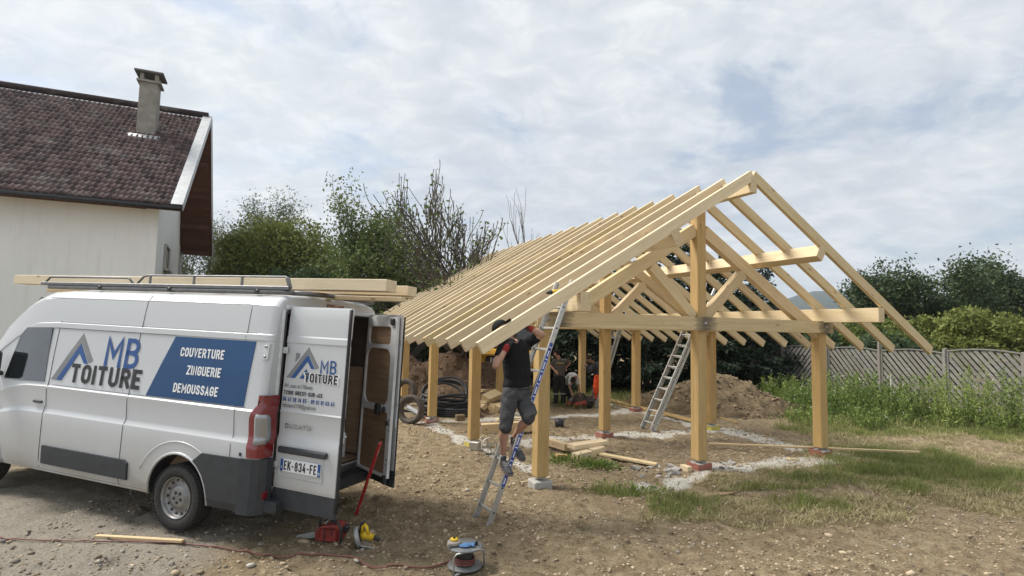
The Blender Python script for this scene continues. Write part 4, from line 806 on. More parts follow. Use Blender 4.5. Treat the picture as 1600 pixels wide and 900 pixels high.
t = NT('wooded_hill'); v = t.coord('Object', (.02, .02, .02)); nn_ = t.noise(v, 1.5, 8, .7); t.bump(t.noise(v, 4, 6, .8), 1, 8)
tag(link('hills', mesh_np('hills', np.stack([HX, HY, HZ], -1).reshape(-1, 3), F, True), t.done(t.ramp(nn_, [(.35, (.018, .032, .02)), (.6, (.045, .065, .038))]), .95, 0, .1)), kind='structure')
# ---------------------------------------------------------------- grass, straw, weeds
def blades(name, P, Hh, wd, seed, mat, label, cat, bend=.5, tint=None):
    rg = np.random.default_rng(seed); n = len(P); a = rg.uniform(0, 6.28, n); w = np.stack([np.cos(a), np.sin(a), 0*a], -1)*(wd*rg.uniform(.6, 1.3, n))[:, None]; b = rg.uniform(0, 6.28, n); l_ = np.stack([np.cos(b), np.sin(b), 0*b], -1)*(Hh*bend*rg.uniform(.2, 1.3, n))[:, None]; up = np.zeros((n, 3)); up[:, 2] = Hh
    V = np.stack([P-w, P+w, P+w*.7+up*.55+l_*.35, P-w*.7+up*.55+l_*.35, P+up*(1-.25*bend)+l_], 1).reshape(-1, 3); o = np.arange(n)*5
    F = np.concatenate([np.stack([o, o+1, o+2], -1), np.stack([o, o+2, o+3], -1), np.stack([o+3, o+2, o+4], -1)]); me = mesh_np(name, V, F); t_ = rg.uniform(0, 1, n) if tint is None else np.clip(tint+rg.normal(0, .15, n), 0, 1); attr(me, 'tint', np.stack([np.repeat(t_, 5)]*3, -1))
    return tag(link(name, me, mat), label, cat, kind='stuff')
def gp(x, y, z=0): return np.stack([x, y, ground_z(x, y)+z], -1)
dens = lambda x, y: np.clip(mask_grass(x, y)*1.0, 0, 1)**1.2
x, y = scatter(340000, (-.5, 12, 4.5, 13), lambda x, y: dens(x, y)*(.35+.6*(fbm(x*3, y*3, 3, 55) > .42)), 31); rg = np.random.default_rng(1)
lush = mask_lush(x, y); cl_ = smooth(.40, .68, fbm(x*3.2, y*3.2, 2, 66)); Hh = rg.uniform(.02, .07, len(x))+lush*rg.uniform(.03, .15, len(x))*(.5+.9*cl_)
k = lush > .35
blades('grass', gp(x[k], y[k]), Hh[k], .0034, 2, LEAFS['grass_blade'], 'fresh green grass tufts in the right foreground', 'grass', .75, tint=.78-.36*lush[k]+rg.uniform(-.2, .35, k.sum())-.1*cl_[k])
k = ~k
blades('dry_grass', gp(x[k], y[k]), Hh[k]*1.6, .0032, 22, LEAFS['dry_blade'], 'flattened straw-coloured grass between the green tufts', 'grass', 1.8)
x, y = scatter(60000, (0, 13, 13, 22), lambda x, y: dens(x, y)*.8, 32); blades('grass', gp(x, y), rg.uniform(.08, .35, len(x)), .006, 3, LEAFS['grass_blade'], 'rough meadow grass behind the soil heaps', 'grass', .7)
x, y = scatter(60000, (-12, 2, 14.5, 22), lambda x, y: dens(x, y)*.8, 34); blades('grass', gp(x, y), rg.uniform(.06, .28, len(x)), .006, 3, LEAFS['grass_blade'], 'rough grass behind the dark soil heap on the left', 'grass', .7)
x, y = scatter(34000, (-3, 10, 3.5, 11), lambda x, y: .10+.6*mask_grass(x, y)*(fbm(x*1.5, y*1.5, 3, 70) > .5), 35)
a = rg.uniform(0, 6.28, len(x)); blades('straw', gp(x, y, .004), rg.uniform(.004, .03, len(x)), .0016, 4, LEAFS['straw'], 'dry straw stalks lying on the soil and grass', 'straw', 5.5)
# tall weeds in front of the fence
rg = np.random.default_rng(12); WC = [(1215, 17.5, .95, 1.0), (1240, 16.5, 1.05, 1.15), (1262, 15.2, .9, .95), (1300, 14.6, 1.0, 1.0), (1325, 15.5, 1.3, 1.15), (1355, 14.8, 1.25, 1.2), (1385, 15.0, 1.3, 1.25), (1420, 14.2, 1.3, 1.2), (1470, 13.8, 1.5, 1.2), (1530, 13.4, 1.5, 1.3), (1600, 13, 1.5, 1.2), (1290, 16.8, 1.3, 1.2), (1205, 19, 1.0, .9), (1345, 13.4, .5, .7), (1255, 13.9, .45, .6)]
PP = []; LL = []; TT = []; ST = MB(); FLW = []
for (px, d, h_, r_) in WC:
    c = base(px, d); ctint = rg.normal(0, .16)
    for k in range(70):
        ox, oy = rg.normal(0, r_*.45, 2); hh = h_*rg.uniform(.35, 1.05)*math.exp(-(ox*ox+oy*oy)/(r_*r_*1.3)); ln = rg.normal(0, .14, 2); b = np.array([c.x+ox, c.y+oy, c.z]); tp = b+np.array([ln[0]*hh, ln[1]*hh, hh])
        if k % 2 == 0: ST.tube([tuple(b), tuple((b+tp)/2+rg.normal(0, .02, 3)), tuple(tp)], [.006, .004, .002], 3, caps=False)
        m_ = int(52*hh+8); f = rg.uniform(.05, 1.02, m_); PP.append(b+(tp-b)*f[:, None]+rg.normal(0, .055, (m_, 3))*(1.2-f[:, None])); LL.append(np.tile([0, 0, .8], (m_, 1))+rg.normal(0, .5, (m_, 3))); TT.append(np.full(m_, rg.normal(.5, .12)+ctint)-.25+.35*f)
        if rg.uniform() < .16: FLW.append(tp)
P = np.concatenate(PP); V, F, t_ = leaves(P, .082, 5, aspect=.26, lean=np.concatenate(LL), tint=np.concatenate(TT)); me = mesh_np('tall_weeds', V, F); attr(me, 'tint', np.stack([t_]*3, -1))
tag(link('tall_weeds', me, LEAFS['weed_leaf']), 'lush tall weeds growing in front of the grey slatted fence', 'weeds', kind='stuff')
o = ST.build('weed_stems', simple('green_stem', (.10, .14, .05), .7)); tag(o, 'upright green stems of the weeds by the fence', 'weeds', kind='stuff')
FW = np.repeat(np.array(FLW), 3, 0)+rg.normal(0, .03, (len(FLW)*3, 3)); V, F, t_ = leaves(FW, .028, 6, aspect=1.0); me = mesh_np('weed_flowers', V, F); attr(me, 'tint', np.stack([t_]*3, -1)); tag(link('weed_flowers', me, tintmat('white_petal', [(0, (.55, .55, .45)), (1, (.8, .8, .72))])), 'tiny whitish flower heads on the weeds by the fence', 'flowers', kind='stuff')
# small weed clumps on the soil
for k, (px, py, r_, lb) in enumerate([(895, 722, .22, 'low green weeds on the soil below the short stacked timbers'), (935, 730, .13, 'small dark weed tuft on the trench edge'), (985, 768, .3, 'leafy weed clump at the left end of the grass')]):
    c = G(px, py); P = np.array([c.x, c.y, gz(c)])+np.random.default_rng(k).normal(0, 1, (500, 3))*np.array([r_, r_*.8, .018])+np.array([0, 0, .03]); e = empty('weed_clump', (0, 0, 0), 0, lb, 'weed'); leaf_obj('foliage', P, .07, k, LEAFS['weed_leaf'], e, aspect=.35, up=.6)
# ---------------------------------------------------------------- soil heaps
def heap(name, label, c, rx, ry, h, seed, col, rot=0, peaks=None):
    n_ = 150; u = np.linspace(-1.25, 1.25, n_); A, Bm = np.meshgrid(u, u); x = A*rx; y = Bm*ry; ca, sa = math.cos(rot), math.sin(rot); X_ = c[0]+x*ca-y*sa; Y_ = c[1]+x*sa+y*ca; rr_ = np.hypot(A, Bm); prof = 0*A
    for (pu, pv, ph, pr) in (peaks or [(0, 0, 1, 1)]): q = np.hypot(A-pu, Bm-pv)/pr+(fbm(A*3+seed, Bm*3, 3, seed)-.5)*.25; prof = np.maximum(prof, ph*np.clip(1.12-q, 0, 1)**1.05)
    Z_ = ground_z(X_, Y_)-.06+h*prof+(h*.15*(fbm(X_*1.6, Y_*1.6, 4, seed)-.5)+.10*(fbm(X_*5, Y_*5, 3, seed+9)-.5)+.05*(fbm(X_*14, Y_*14, 2, seed+3)-.5))*smooth(0, .12, prof)
    idx = np.arange(n_*n_).reshape(n_, n_); F = np.stack([idx[:-1, :-1], idx[:-1, 1:], idx[1:, 1:], idx[1:, :-1]], -1).reshape(-1, 4); keep = prof.ravel()[F].max(1) > 0; me = mesh_np(name, np.stack([X_, Y_, Z_], -1).reshape(-1, 3), F[keep])
    me.polygons.foreach_set('use_smooth', np.ones(len(me.polygons), bool)); t = NT(name+str(seed)); v = t.coord('Object'); a_ = t.noise(v, 3, 7, .7, .4); b_ = t.noise(v, 22, 6, .75); t.bump(b_, 1, .06)
    cc = t.ramp(a_, [(.35, tuple(q*.55 for q in col)), (.5, col), (.68, tuple(q*1.45 for q in col))]); cc = t.mix(t.ramp(b_, [(.35, .7), (.5, 0.0)]), cc, tuple(q*.35 for q in col))
    o = tag(link(name, me, t.done(cc, .95, 0, .15)), label, 'soil heap'); rg = np.random.default_rng(seed); k = 2200; ii = rg.integers(0, n_*n_, k); ii = ii[prof.ravel()[ii] > .02]; P = np.stack([X_.ravel()[ii], Y_.ravel()[ii], Z_.ravel()[ii]], -1)+rg.normal(0, .02, (len(ii), 3)); pm = pebble_mesh('clod', P, np.clip(np.exp(rg.normal(math.log(.024), .5, len(ii))), .010, .075), seed)
    link('clod', pm, tintmat('heap_clod%d' % seed, [(0, tuple(q*.5 for q in col)), (.7, col), (1, tuple(q*1.9 for q in col))]), o)['kind'] = 'stuff'; return o
c = base(705, 17.4); heap('soil_heap', 'wide dark heap of dug soil behind the black pipe coil', (c.x, c.y), 3.2, 1.8, 1.55, 3, (.16, .108, .070), .1, [(-.55, 0, 1, .75), (0, .1, .93, .75), (.35, 0, .75, .65), (-.9, .1, .8, .5)])
c = base(1115, 15.9); heap('soil_heap', 'tan heap of dug soil between the middle ladder and the fence', (c.x, c.y), 2.5, 1.45, 1.12, 8, (.20, .150, .092), -.32, [(0, 0, 1, .95), (-.45, .1, .6, .65)])
# ---------------------------------------------------------------- fence
fn = empty('slatted_fence', (0, 0, 0), 0, 'grey weathered fence of diagonal slat panels with arched tops', 'fence')
SLP = 1.35
FP = [Vector((10.45, 22.7)), Vector((10.42, 21.0)), Vector((11.28, 19.5)), Vector((12.14, 18.0)), Vector((13.02, 16.4)), Vector((13.9, 14.8)), Vector((14.8, 13.2)), Vector((15.7, 11.6))]
for i, p in enumerate(FP):
    tall = 2.12 if i in (1, 3) else 1.86
    MB().box((p.x, p.y, gz(p)+tall/2-.05), (.10, .10, tall+.1), bev=.008).build('post', OLDWOOD, fn)
for i in range(len(FP)-1):
    a, b = FP[i], FP[i+1]; L_ = (b-a).length-.12; dx = (b-a).normalized(); z0 = gz((a+b)/2)+.06; hgt = 1.68; Mx = Matrix.Translation((a.x+dx.x*.06, a.y+dx.y*.06, z0)) @ Matrix.Rotation(math.atan2(dx.y, dx.x), 4, 'Z')
    arch = lambda s: hgt+.08*(1-(2*s/L_-1)**2)
    fr_ = MB()
    for s0, s1 in ((0, 0), (L_, L_)): fr_.box((s0, 0, hgt/2), (.045, .05, hgt))
    fr_.box((L_/2, 0, .02), (L_, .05, .045)); link('panel_frame', fr_.mesh('panel_frame'), OLDWOOD, fn, mtx=Mx)
    cp = MB(); K = 10; pts = [(L_*k/K, 0, arch(L_*k/K)+.02) for k in range(K+1)]
    for q in range(K): cp.bar(pts[q], pts[q+1], .07, .035)
    link('top_cap', cp.mesh('top_cap'), OLDWOOD, fn, mtx=Mx)
    sgn = 1 if i == 1 else -1; stp = .165; n_ = int((L_+hgt/SLP)/stp)+2
    for k in range(n_):
        c0 = -hgt/SLP+k*stp                                   # line: s = c0 + z (sgn=+1), clip to the panel
        zz_ = [z for z in np.linspace(0, hgt+.12, 60) if 0 <= (c0+z/SLP) <= L_ and z <= arch((c0+z/SLP) if sgn > 0 else L_-(c0+z/SLP))-.005]
        if len(zz_) < 4: continue
        za_, zb_ = zz_[0], zz_[-1]; sa, sb = c0+za_/SLP, c0+zb_/SLP
        if sgn < 0: sa, sb = L_-sa, L_-sb
        link('slat', MB().bar((sa, .012*(k % 2)-.006, za_), (sb, .012*(k % 2)-.006, zb_), .014, .092, up=(0, 0, 1)).mesh('slat'), OLDWOOD, fn, mtx=Mx)
for px, d in ((1203, 19.6), (1388, 16.6)):
    c = base(px, d); tag(MB().box((c.x, c.y, c.z+.5), (.05, .05, 1.1), bev=.01).build('stake', LIMEC), 'short pale stake in the weeds near the %s of the fence' % ('left end' if px < 1300 else 'right end'), 'stake')
# ---------------------------------------------------------------- house
hN = Vector((-10.5, 17.0)); hF = Vector((-15.0, 27.0)); hA = hN+(hF-hN)*.61; gd = (hF-hN).normalized(); rd_ = Vector((-.918, -.395)); zN = D(276, 326, 17).z; zA = D(318, 187, hA.y).z; zF = D(330, 399, 27).z
ho = empty('house', (hA.x, hA.y, 0), 0, 'white rendered house with steep brown tiled roof and brown boarded overhang', 'house')
def hp(b2, z): return Vector((b2.x-hA.x, b2.y-hA.y, z))
HL = 15.0; ovh = .85; slope = (zA-zN)/((hA-hN).length)
_t = NT('white_render'); _a = _t.noise(_t.coord('Object', (3.5, 3.5, .35)), 1.4, 6, .65); _b = _t.noise(_t.coord('Object'), .8, 5, .6)
_c = _t.mix(_t.ramp(_a, [(.50, 0.0), (.72, .35)]), (.83, .83, .80), (.60, .58, .53)); _c = _t.mix(_t.ramp(_b, [(.3, .22), (.55, 0.0)]), _c, (.66, .65, .61)); _t.bump(_t.noise(_t.coord('Object'), 40, 4, .7), .3, .01); WALL = _t.done(_c, .9, 0, .2)
cN = hN+rd_*.75+gd*.9; cF = hF+rd_*1.35-gd*.5; cA = hA+rd_*1.1
def rz(p2): # roof height over a plan point measured along the gable
    s = (p2-hN).dot(gd); sA = (hA-hN).length; return zN+slope*s if s < sA else zA-(zA-zF)*(s-sA)/((hF-hA).length)
def slab(name, pts_, th, mat, par=ho):
    n_ = len(pts_); nrm = (pts_[1]-pts_[0]).cross(pts_[2]-pts_[1]).normalized(); vs_ = [tuple(p) for p in pts_]+[tuple(p+nrm*th) for p in pts_]; return MB().add(vs_, [tuple(range(n_-1, -1, -1)), tuple(range(n_, 2*n_))]+[(i, (i+1) % n_, n_+(i+1) % n_, n_+i) for i in range(n_)]).build(name, mat, par)
cNr = rz(cN)-.22; cFr = rz(cF)-.22; cAr = zA-.22
slab('gable_wall', [hp(cF, -.4), hp(cN, -.4), hp(cN, cNr), hp(cA, cAr), hp(cF, cFr)][::-1], -.25, WALL)
slab('eave_wall', [hp(cN+rd_*.255, -.4), hp(cN+rd_*HL, -.4), hp(cN+rd_*HL, cNr), hp(cN+rd_*.255, cNr)][::-1], -.25, WALL); slab('rear_wall', [hp(cF, -.4), hp(cF+rd_*HL, -.4), hp(cF+rd_*HL, cFr), hp(cF, cFr)], .25, WALL)
dN = (hp(hA, zA)-hp(hN, zN)); RD3 = Vector((rd_.x, rd_.y, 0)); nn1 = dN.cross(RD3).normalized(); nn1 = nn1 if nn1.z > 0 else -nn1
slab('roof_deck', [hp(hN, zN), hp(hN, zN)+RD3*HL, hp(hA, zA)+RD3*HL, hp(hA, zA)], -.10*(1 if (RD3*HL).cross(dN).z > 0 else -1), BROWNW)
dF_ = hp(hF, zF)-hp(hA, zA)
slab('roof_deck', [hp(hA, zA), hp(hA, zA)+RD3*HL, hp(hF, zF)+RD3*HL, hp(hF, zF)], -.10*(1 if (RD3*HL).cross(dF_).z > 0 else -1), BROWNW)
# purlin ends and boards under the far overhang
nF = (RD3).cross(dF_).normalized(); nF = -nF if nF.z > 0 else nF
for f in (.10, .30, .53, .76, .97):
    p0 = hp(hA, zA)+dF_*f+nF*.20; beam('roof_purlin', p0+RD3*.12, p0+RD3*1.3, .15, .20, BROWNW, ho)
for k in range(22):
    p0 = hp(hA, zA)+dF_*((k+.5)/22)+nF*.113; beam('soffit_board', p0+RD3*.06, p0+RD3*1.3, dF_.length/22*.93, .022, BROWNW, ho, up=tuple(nF))
FLASH = simple('zinc_flashing', (.42, .43, .44), .5, .3, .15, 5)
q = hp(hN, zN)+nn1*.14; dNn = dN.normalized()
for k in range(5):
    a0 = q+dN*(k/5)-RD3*.03; b0 = q+dN*((k+1)/5)-RD3*.03+dNn*.05
    m = MB(); m.bar(a0+RD3*.16, b0+RD3*.16+nn1*.004*k, .34, .02, up=tuple(nn1)); m.bar(a0-nn1*.09, b0-nn1*.09, .02, .26, up=tuple(nn1)); m.build('verge_flashing', FLASH, ho)
m = MB(); q2 = hp(hA, zA); m.bar(q2-RD3*.03, q2+dF_-RD3*.03, .02, .24, up=tuple(-nF)); m.build('verge_flashing', FLASH, ho)
# tiles
TILE = NT('brown_tile'); v = TILE.coord('Object'); a_ = TILE.n('ShaderNodeVertexColor', layer_name='tint'); sp_ = TILE.n('ShaderNodeSeparateColor'); TILE.l(a_.outputs[0], sp_.inputs[0])
cc = TILE.ramp(sp_.outputs[0], [(0, (.050, .034, .034)), (.5, (.098, .063, .060)), (1, (.155, .105, .098))]); cc = TILE.mix(TILE.ramp(TILE.noise(v, 1.2, 7, .7), [(.52, 0.0), (.68, .55)]), cc, (.26, .24, .22)); TILE = TILE.done(cc, .8, 0, .3)
V = []; F = []; Tn = []; rg = np.random.default_rng(3); Lr = dN.length; nr = int(Lr/.34); cw = .165; ncx = int(HL/cw); o0 = np.array(hp(hN, zN)+nn1*.11); e1 = np.array(RD3); e2 = np.array(dNn); e3 = np.array(nn1)
pr_ = [(0, .012), (.04, .0), (.08, .012), (.115, .04), (.145, .04), (.16, .018)]
for j in range(nr):
    for i in range(ncx):
        b0 = len(V); tz = rg.normal(0, .004); tv = rg.uniform(0, 1)
        for (s_, zz1) in ((0, .035), (.37, .0)):
            for (dx_, hz_) in pr_: V.append(o0+e1*(i*cw+dx_+.33)+e2*(j*.34+s_)+e3*(hz_+zz1+tz)); Tn.append(tv)
        for dx_, hz_ in pr_: V.append(o0+e1*(i*cw+dx_+.33)+e2*(j*.34)+e3*(hz_)); Tn.append(tv)
        for k in range(5): F += [(b0+k, b0+k+1, b0+7+k, b0+6+k), (b0+12+k, b0+13+k, b0+1+k, b0+k)]
me = mesh_np('roof_tiles', np.array(V), np.array(F)); attr(me, 'tint', np.stack([np.array(Tn)]*3, -1)); link('roof_tiles', me, TILE, ho)['kind'] = 'stuff'
MB().tube([hp(hA, zA)+nn1*.16+RD3*.1, hp(hA, zA)+nn1*.16+RD3*HL], .13, 10).build('ridge_cap', TILE, ho)
g0 = hp(hN, zN)-Vector((gd.x, gd.y, 0))*.07; MB().tube([g0+RD3*.0, g0+RD3*HL], .075, 8).build('gutter', BLACKP, ho)
# chimney
rayd = ray(226, 217); o_ = Vector((hA.x, hA.y, 0)); pl0 = hp(hN, zN)+o_; tt_ = (pl0-Vector((0, 0, CH))).dot(nn1)/rayd.dot(nn1); cp_ = Vector((0, 0, CH))+rayd*tt_; lc = cp_-o_; sc_ = tt_/FOC
rotc = Matrix.Rotation(math.atan2(gd.y, gd.x), 3, 'Z'); CHM = simple('grey_chimney_render', (.27, .25, .22), .95, 0, .25, 3, bump=.4)
hh_ = 92*sc_; cc_ = lc+Vector((gd.x, gd.y, 0))*.35; tp_ = lc.z+hh_; wch = .60
ch = empty('chimney'); ch.parent = ho; ch.location = cc_-Vector((0, 0, cc_.z))
MB().box((0, 0, (lc.z-1+tp_)/2), (wch, wch*1.0, tp_-lc.z+1), rotc, bev=.01).build('shaft', CHM, ch); MB().box((0, 0, tp_+.03), (wch+.18, wch+.18, .08), rotc).build('crown', CHM, ch)
for a_ in (-1, 1):
    for b_ in (-1, 1): MB().box(rotc @ Vector((a_*.24, b_*.24, tp_+.20)), (.12, .12, .26), rotc).build('cap_pier', CHM, ch)
MB().box((0, 0, tp_+.37), (wch+.34, wch+.34, .08), rotc, bev=.01).build('cap_slab', simple('dark_cap', (.12, .115, .11), .9), ch)
MB().bar(Vector((0, 0, lc.z-.05))-Vector((gd.x, gd.y, 0))*.45-RD3*.5+nn1*.12, Vector((0, 0, lc.z-.05))-Vector((gd.x, gd.y, 0))*.45+RD3*.5+nn1*.12, .3, .03, up=tuple(nn1)).build('flashing', FLASH, ch)
# window, downpipe, loggia head
def on_line(px, A2, B2):   # where the vertical plane of a wall meets the ray through px
    k = (px-800)/FOC/1.0; d2 = B2-A2; s = (k*A2.y-A2.x)/(d2.x-k*d2.y); return A2+d2*s
for (px0, px1, py0, py1) in ((251, 257.5, 386, 421),):
    a2 = on_line(px0, cN, cF); b2 = on_line(px1, cN, cF); zt_ = D(254, py0, (a2.y+b2.y)/2).z; zb_ = D(254, py1, (a2.y+b2.y)/2).z; out = -Vector((rd_.x, rd_.y, 0))
    wn_ = empty('window'); wn_.parent = ho
    MB().bar(hp(a2, (zt_+zb_)/2)+out*.01, hp(b2, (zt_+zb_)/2)+out*.01, .05, zt_-zb_).build('pane', GLASSD, wn_)
    f_ = MB(); f_.bar(hp(a2, zt_)+out*.03, hp(b2, zt_)+out*.03, .10, .07); f_.bar(hp(a2, zb_)+out*.03, hp(b2, zb_)+out*.03, .10, .07); f_.bar(hp(a2, zb_)+out*.03, hp(a2, zt_)+out*.03, .10, .07); f_.bar(hp(b2, zb_)+out*.03, hp(b2, zt_)+out*.03, .10, .07); f_.build('frame', simple('grey_surround', (.42, .40, .37), .8), wn_)
    MB().bar(hp(a2, zb_-.06)+out*.08, hp(b2, zb_-.06)+out*.08, .22, .06).build('sill', CONC, wn_)
dp = cF+gd*(-.15)-rd_*.08; MB().tube([hp(dp, -.2), hp(dp, cFr-.9), hp(dp+gd*.4, cFr-.3)], .05, 8).build('downpipe', FLASH, ho)
pl_ = cN+rd_*.6; MB().bar(hp(cN+rd_*.35-gd*.02, cNr-.28), hp(cN+rd_*9-gd*.02, cNr-.28), .06, .34).build('loggia_beam', BROWNW, ho)
# ---------------------------------------------------------------- ladders
BLUEL = simple('blue_ladder_label', (.03, .07, .34), .5)
def ladder(label, foot, ld, t, ztop, width, sections=1, mat=ALU, sticker=False, step=.28):
    ld = Vector((ld[0], ld[1], 0)).normalized(); rd = Vector((ld.y, -ld.x, 0)); z0 = gz(foot)+.01
    f = Vector((foot[0], foot[1], z0)); top = f+ld*t; top.z = ztop; ax = (top-f).normalized(); nr = rd.cross(ax); L_ = (top-f).length
    e = empty('ladder', f, 0, label, 'ladder', 'aluminium ladders'); m = Matrix((ax, rd, ax.cross(rd))).transposed().to_4x4(); m.translation = f; e.matrix_world = m
    for q in range(sections):
        zo = q*-.07; x0 = .0+q*.25*0; Ls = L_ if q == 0 else L_*.8
        w = width-q*.06
        for s in (1, -1):
            r_ = MB(); r_.box((Ls/2+x0, s*w/2, zo), (Ls, .006, .062)); r_.box((Ls/2+x0, s*(w/2-.012), zo+.029), (Ls, .022, .004)); r_.box((Ls/2+x0, s*(w/2-.012), zo-.029), (Ls, .022, .004)); rail = r_.build('rail', mat, e)
            n_ = int((Ls-.15)/step)
            if q == 0:
                MB().box((-.005, s*w/2, 0), (.075, .034, .082), bev=.008).build('foot_cap', simple('grey_rubber', (.20, .20, .20), .8) if 'grey_rubber' not in MATS else MATS['grey_rubber'], e)
            if sticker and s == 1:
                MB().box((1.33, w/2+.0040, 0), (1.75, .0015, .042)).build('label_strip', BLUEL, rail)
                for k in range(11): 
                    gl = din(['ALI', 'TOP', 'XL', 'ALU'][k % 4] if False else '', .02) if False else None
                    MB().box((.52+k*.155, w/2+.0052, .003*((k % 3)-1)), (.07+.02*(k % 2), .001, .014)).box((.60+k*.155, w/2+.0052, 0), (.012, .001, .030)).build('label_mark', WHITEP, rail)
        for k in range(n_):
            xk = .16+k*step; MB().box((xk, 0, zo), (.030, w-.008, .026), bev=.004).build('rung', mat, e)
            for s in (1, -1): MB().cyl((xk, s*(w/2+.002), zo), (xk, s*(w/2+.0055), zo), .0115, n=8).build('rung_end', BLACKT, e)
    return e
ladder('nearest ladder with blue label strip, the man in the black cap stands on it', (-.29, 6.43), (.878, .479), 1.10, 2.66, .36, 1, ALU, True)
f2 = G(1013, 672); ladder('ladder leaning to the right inside the frame, left of the tall middle post', (f2.x, f2.y), (.913, .408), 1.9, 3.29, .42, 2, ALU)
f3 = G(928, 636); ladder('dark ladder farthest back, half hidden behind the second middle post', (f3.x, f3.y), (.913, .408), 1.15, 3.1, .42, 2, ALU_D)
# ---------------------------------------------------------------- people
def ell(mb, c, r, rot=None, n=14):
    bm = bmesh.new(); bmesh.ops.create_uvsphere(bm, u_segments=n, v_segments=n-4, radius=1); m = Matrix.Translation(Vector(c)) @ (rot.to_4x4() if rot else Matrix()) @ Matrix.Diagonal((*r, 1)); bm.transform(m); bm.verts.index_update(); mb.add([v.co[:] for v in bm.verts], [[v.index for v in f.verts] for f in bm.faces], True); bm.free(); return mb
def cap(mb, pts, rs):
    mb.tube(pts, rs, 12)
    for p, r in ((pts[0], rs[0]), (pts[-1], rs[-1])): ell(mb, p, (r, r, r))
    for p, r in zip(pts[1:-1], rs[1:-1]): ell(mb, p, (r, r, r))
    return mb
def etube(mb, pts, side, rx, ry, n=18):
    side = Vector(side).normalized(); vs = []
    for i, p in enumerate(pts):
        p = Vector(p); t_ = (Vector(pts[min(i+1, len(pts)-1)])-Vector(pts[max(i-1, 0)])).normalized(); sd_ = (side-t_*side.dot(t_)).normalized(); fw_ = t_.cross(sd_)
        vs += [tuple(p+sd_*rx[i]*math.cos(a)+fw_*ry[i]*math.sin(a)) for a in [2*math.pi*j/n for j in range(n)]]
    fs = [(i*n+j, i*n+(j+1) % n, (i+1)*n+(j+1) % n, (i+1)*n+j) for i in range(len(pts)-1) for j in range(n)]+[tuple(range(n-1, -1, -1)), tuple((len(pts)-1)*n+j for j in range(n))]
    mb.add(vs, fs, True); return mb
def blob(name, mb, mat, parent, vox=.010, it=6, fac=.6, folds=0):
    o = mb.build(name, mat, parent); m = o.modifiers.new('r', 'REMESH'); m.mode = 'VOXEL'; m.voxel_size = vox; s = o.modifiers.new('s', 'SMOOTH'); s.iterations = it; s.factor = fac
    if folds:
        tx = bpy.data.textures.new('folds', 'CLOUDS'); tx.noise_scale = .09; tx.noise_depth = 2; d = o.modifiers.new('d', 'DISPLACE'); d.texture = tx; d.strength = folds; d.mid_level = .5; d.texture_coords = 'LOCAL'
    dg = bpy.context.evaluated_depsgraph_get(); me = bpy.data.meshes.new_from_object(o.evaluated_get(dg)); me.name = name; o.modifiers.clear(); o.data = me; me.polygons.foreach_set('use_smooth', [True]*len(me.polygons)); 
    if not me.materials: me.materials.append(mat)
    return o
SKIN = NT('skin'); _v = SKIN.coord('Object'); _n = SKIN.noise(_v, 14, 4, .6); SKIN.b.inputs['Subsurface Weight'].default_value = .08; SKIN.b.inputs['Subsurface Radius'].default_value = (.02, .008, .004); SKIN = SKIN.done(SKIN.ramp(_n, [(.3, (.36, .195, .135)), (.7, (.47, .27, .195))]), .5, 0, .4)
SKIN_D = simple('tanned_skin', (.24, .13, .085), .55, 0, .12, 14)
def cloth(name, c, var=.2): t = NT(name); v = t.coord('Object'); n = t.noise(v, 9, 6, .65, .5); n2 = t.noise(v, 300, 2, .5); t.bump(n, .5, .02); return t.done(t.ramp(n, [(.3, tuple(x*(1-var) for x in c)), (.7, tuple(x*(1+var) for x in c))]), .85, 0, .25)
BLKTEE = cloth('black_tee', (.009, .009, .010)); GREYSH = cloth('charcoal_shorts', (.060, .060, .062)); GLOVE = cloth('red_glove', (.26, .03, .03)); GLOVEP = cloth('black_glove_palm', (.03, .028, .028)); SOCK = cloth('white_sock', (.5, .5, .48)); HAIR = cloth('dark_hair', (.02, .015, .012))
SHOEM = simple('dark_trainer', (.05, .05, .055), .7, 0, .3, 30); SOLE = simple('worn_sole', (.17, .13, .12), .8, 0, .2, 20)
def shoe(e, heel, toe, up, sc=1.0):
    heel = Vector(heel); toe = Vector(toe); f = (toe-heel).normalized(); up = Vector(up); up = (up-f*up.dot(f)).normalized(); L_ = .28*sc
    P = lambda a, h: heel+f*a*L_+up*h*sc
    m = MB(); etube(m, [P(-.02, .045), P(.15, .048), P(.45, .045), P(.75, .034), P(.95, .028), P(1.0, .026)], f.cross(up), [.025*sc, .037*sc, .044*sc, .049*sc, .038*sc, .015*sc], [.03*sc, .042*sc, .038*sc, .028*sc, .022*sc, .012*sc]); cap(m, [P(.12, .05), P(.13, .105)], [.038*sc, .040*sc])
    s = blob('shoe', m, SHOEM, e, .008, 4)
    w = MB(); n_ = 14; pl_ = [(-.04, .02), (-.03, -.02)]; out = []
    for a, hw in ((-.04, .022), (.1, .038), (.45, .042), (.75, .051), (.95, .040), (1.02, .018)): out.append((a, hw))
    sd_ = f.cross(up); vs_ = [tuple(P(a, .004)+sd_*hw*sc) for a, hw in out]+[tuple(P(a, .004)-sd_*hw*sc) for a, hw in out[::-1]]; k = len(vs_); vs2 = [tuple(Vector(v)+up*.024*sc) for v in vs_]
    w.add(vs_+vs2, [tuple(range(k)), tuple(range(2*k-1, k-1, -1))]+[(i, (i+1) % k, k+(i+1) % k, k+i) for i in range(k)]); w.build('sole', SOLE, s)
    lc_ = MB()
    for a in (.36, .46, .56): lc_.tube([P(a, .082-.06*(a-.36))+sd_*.022*sc, P(a+.02, .088-.06*(a-.36)), P(a, .082-.06*(a-.36))-sd_*.022*sc], .004, 5)
    lc_.build('lace', SOCK, s); return s
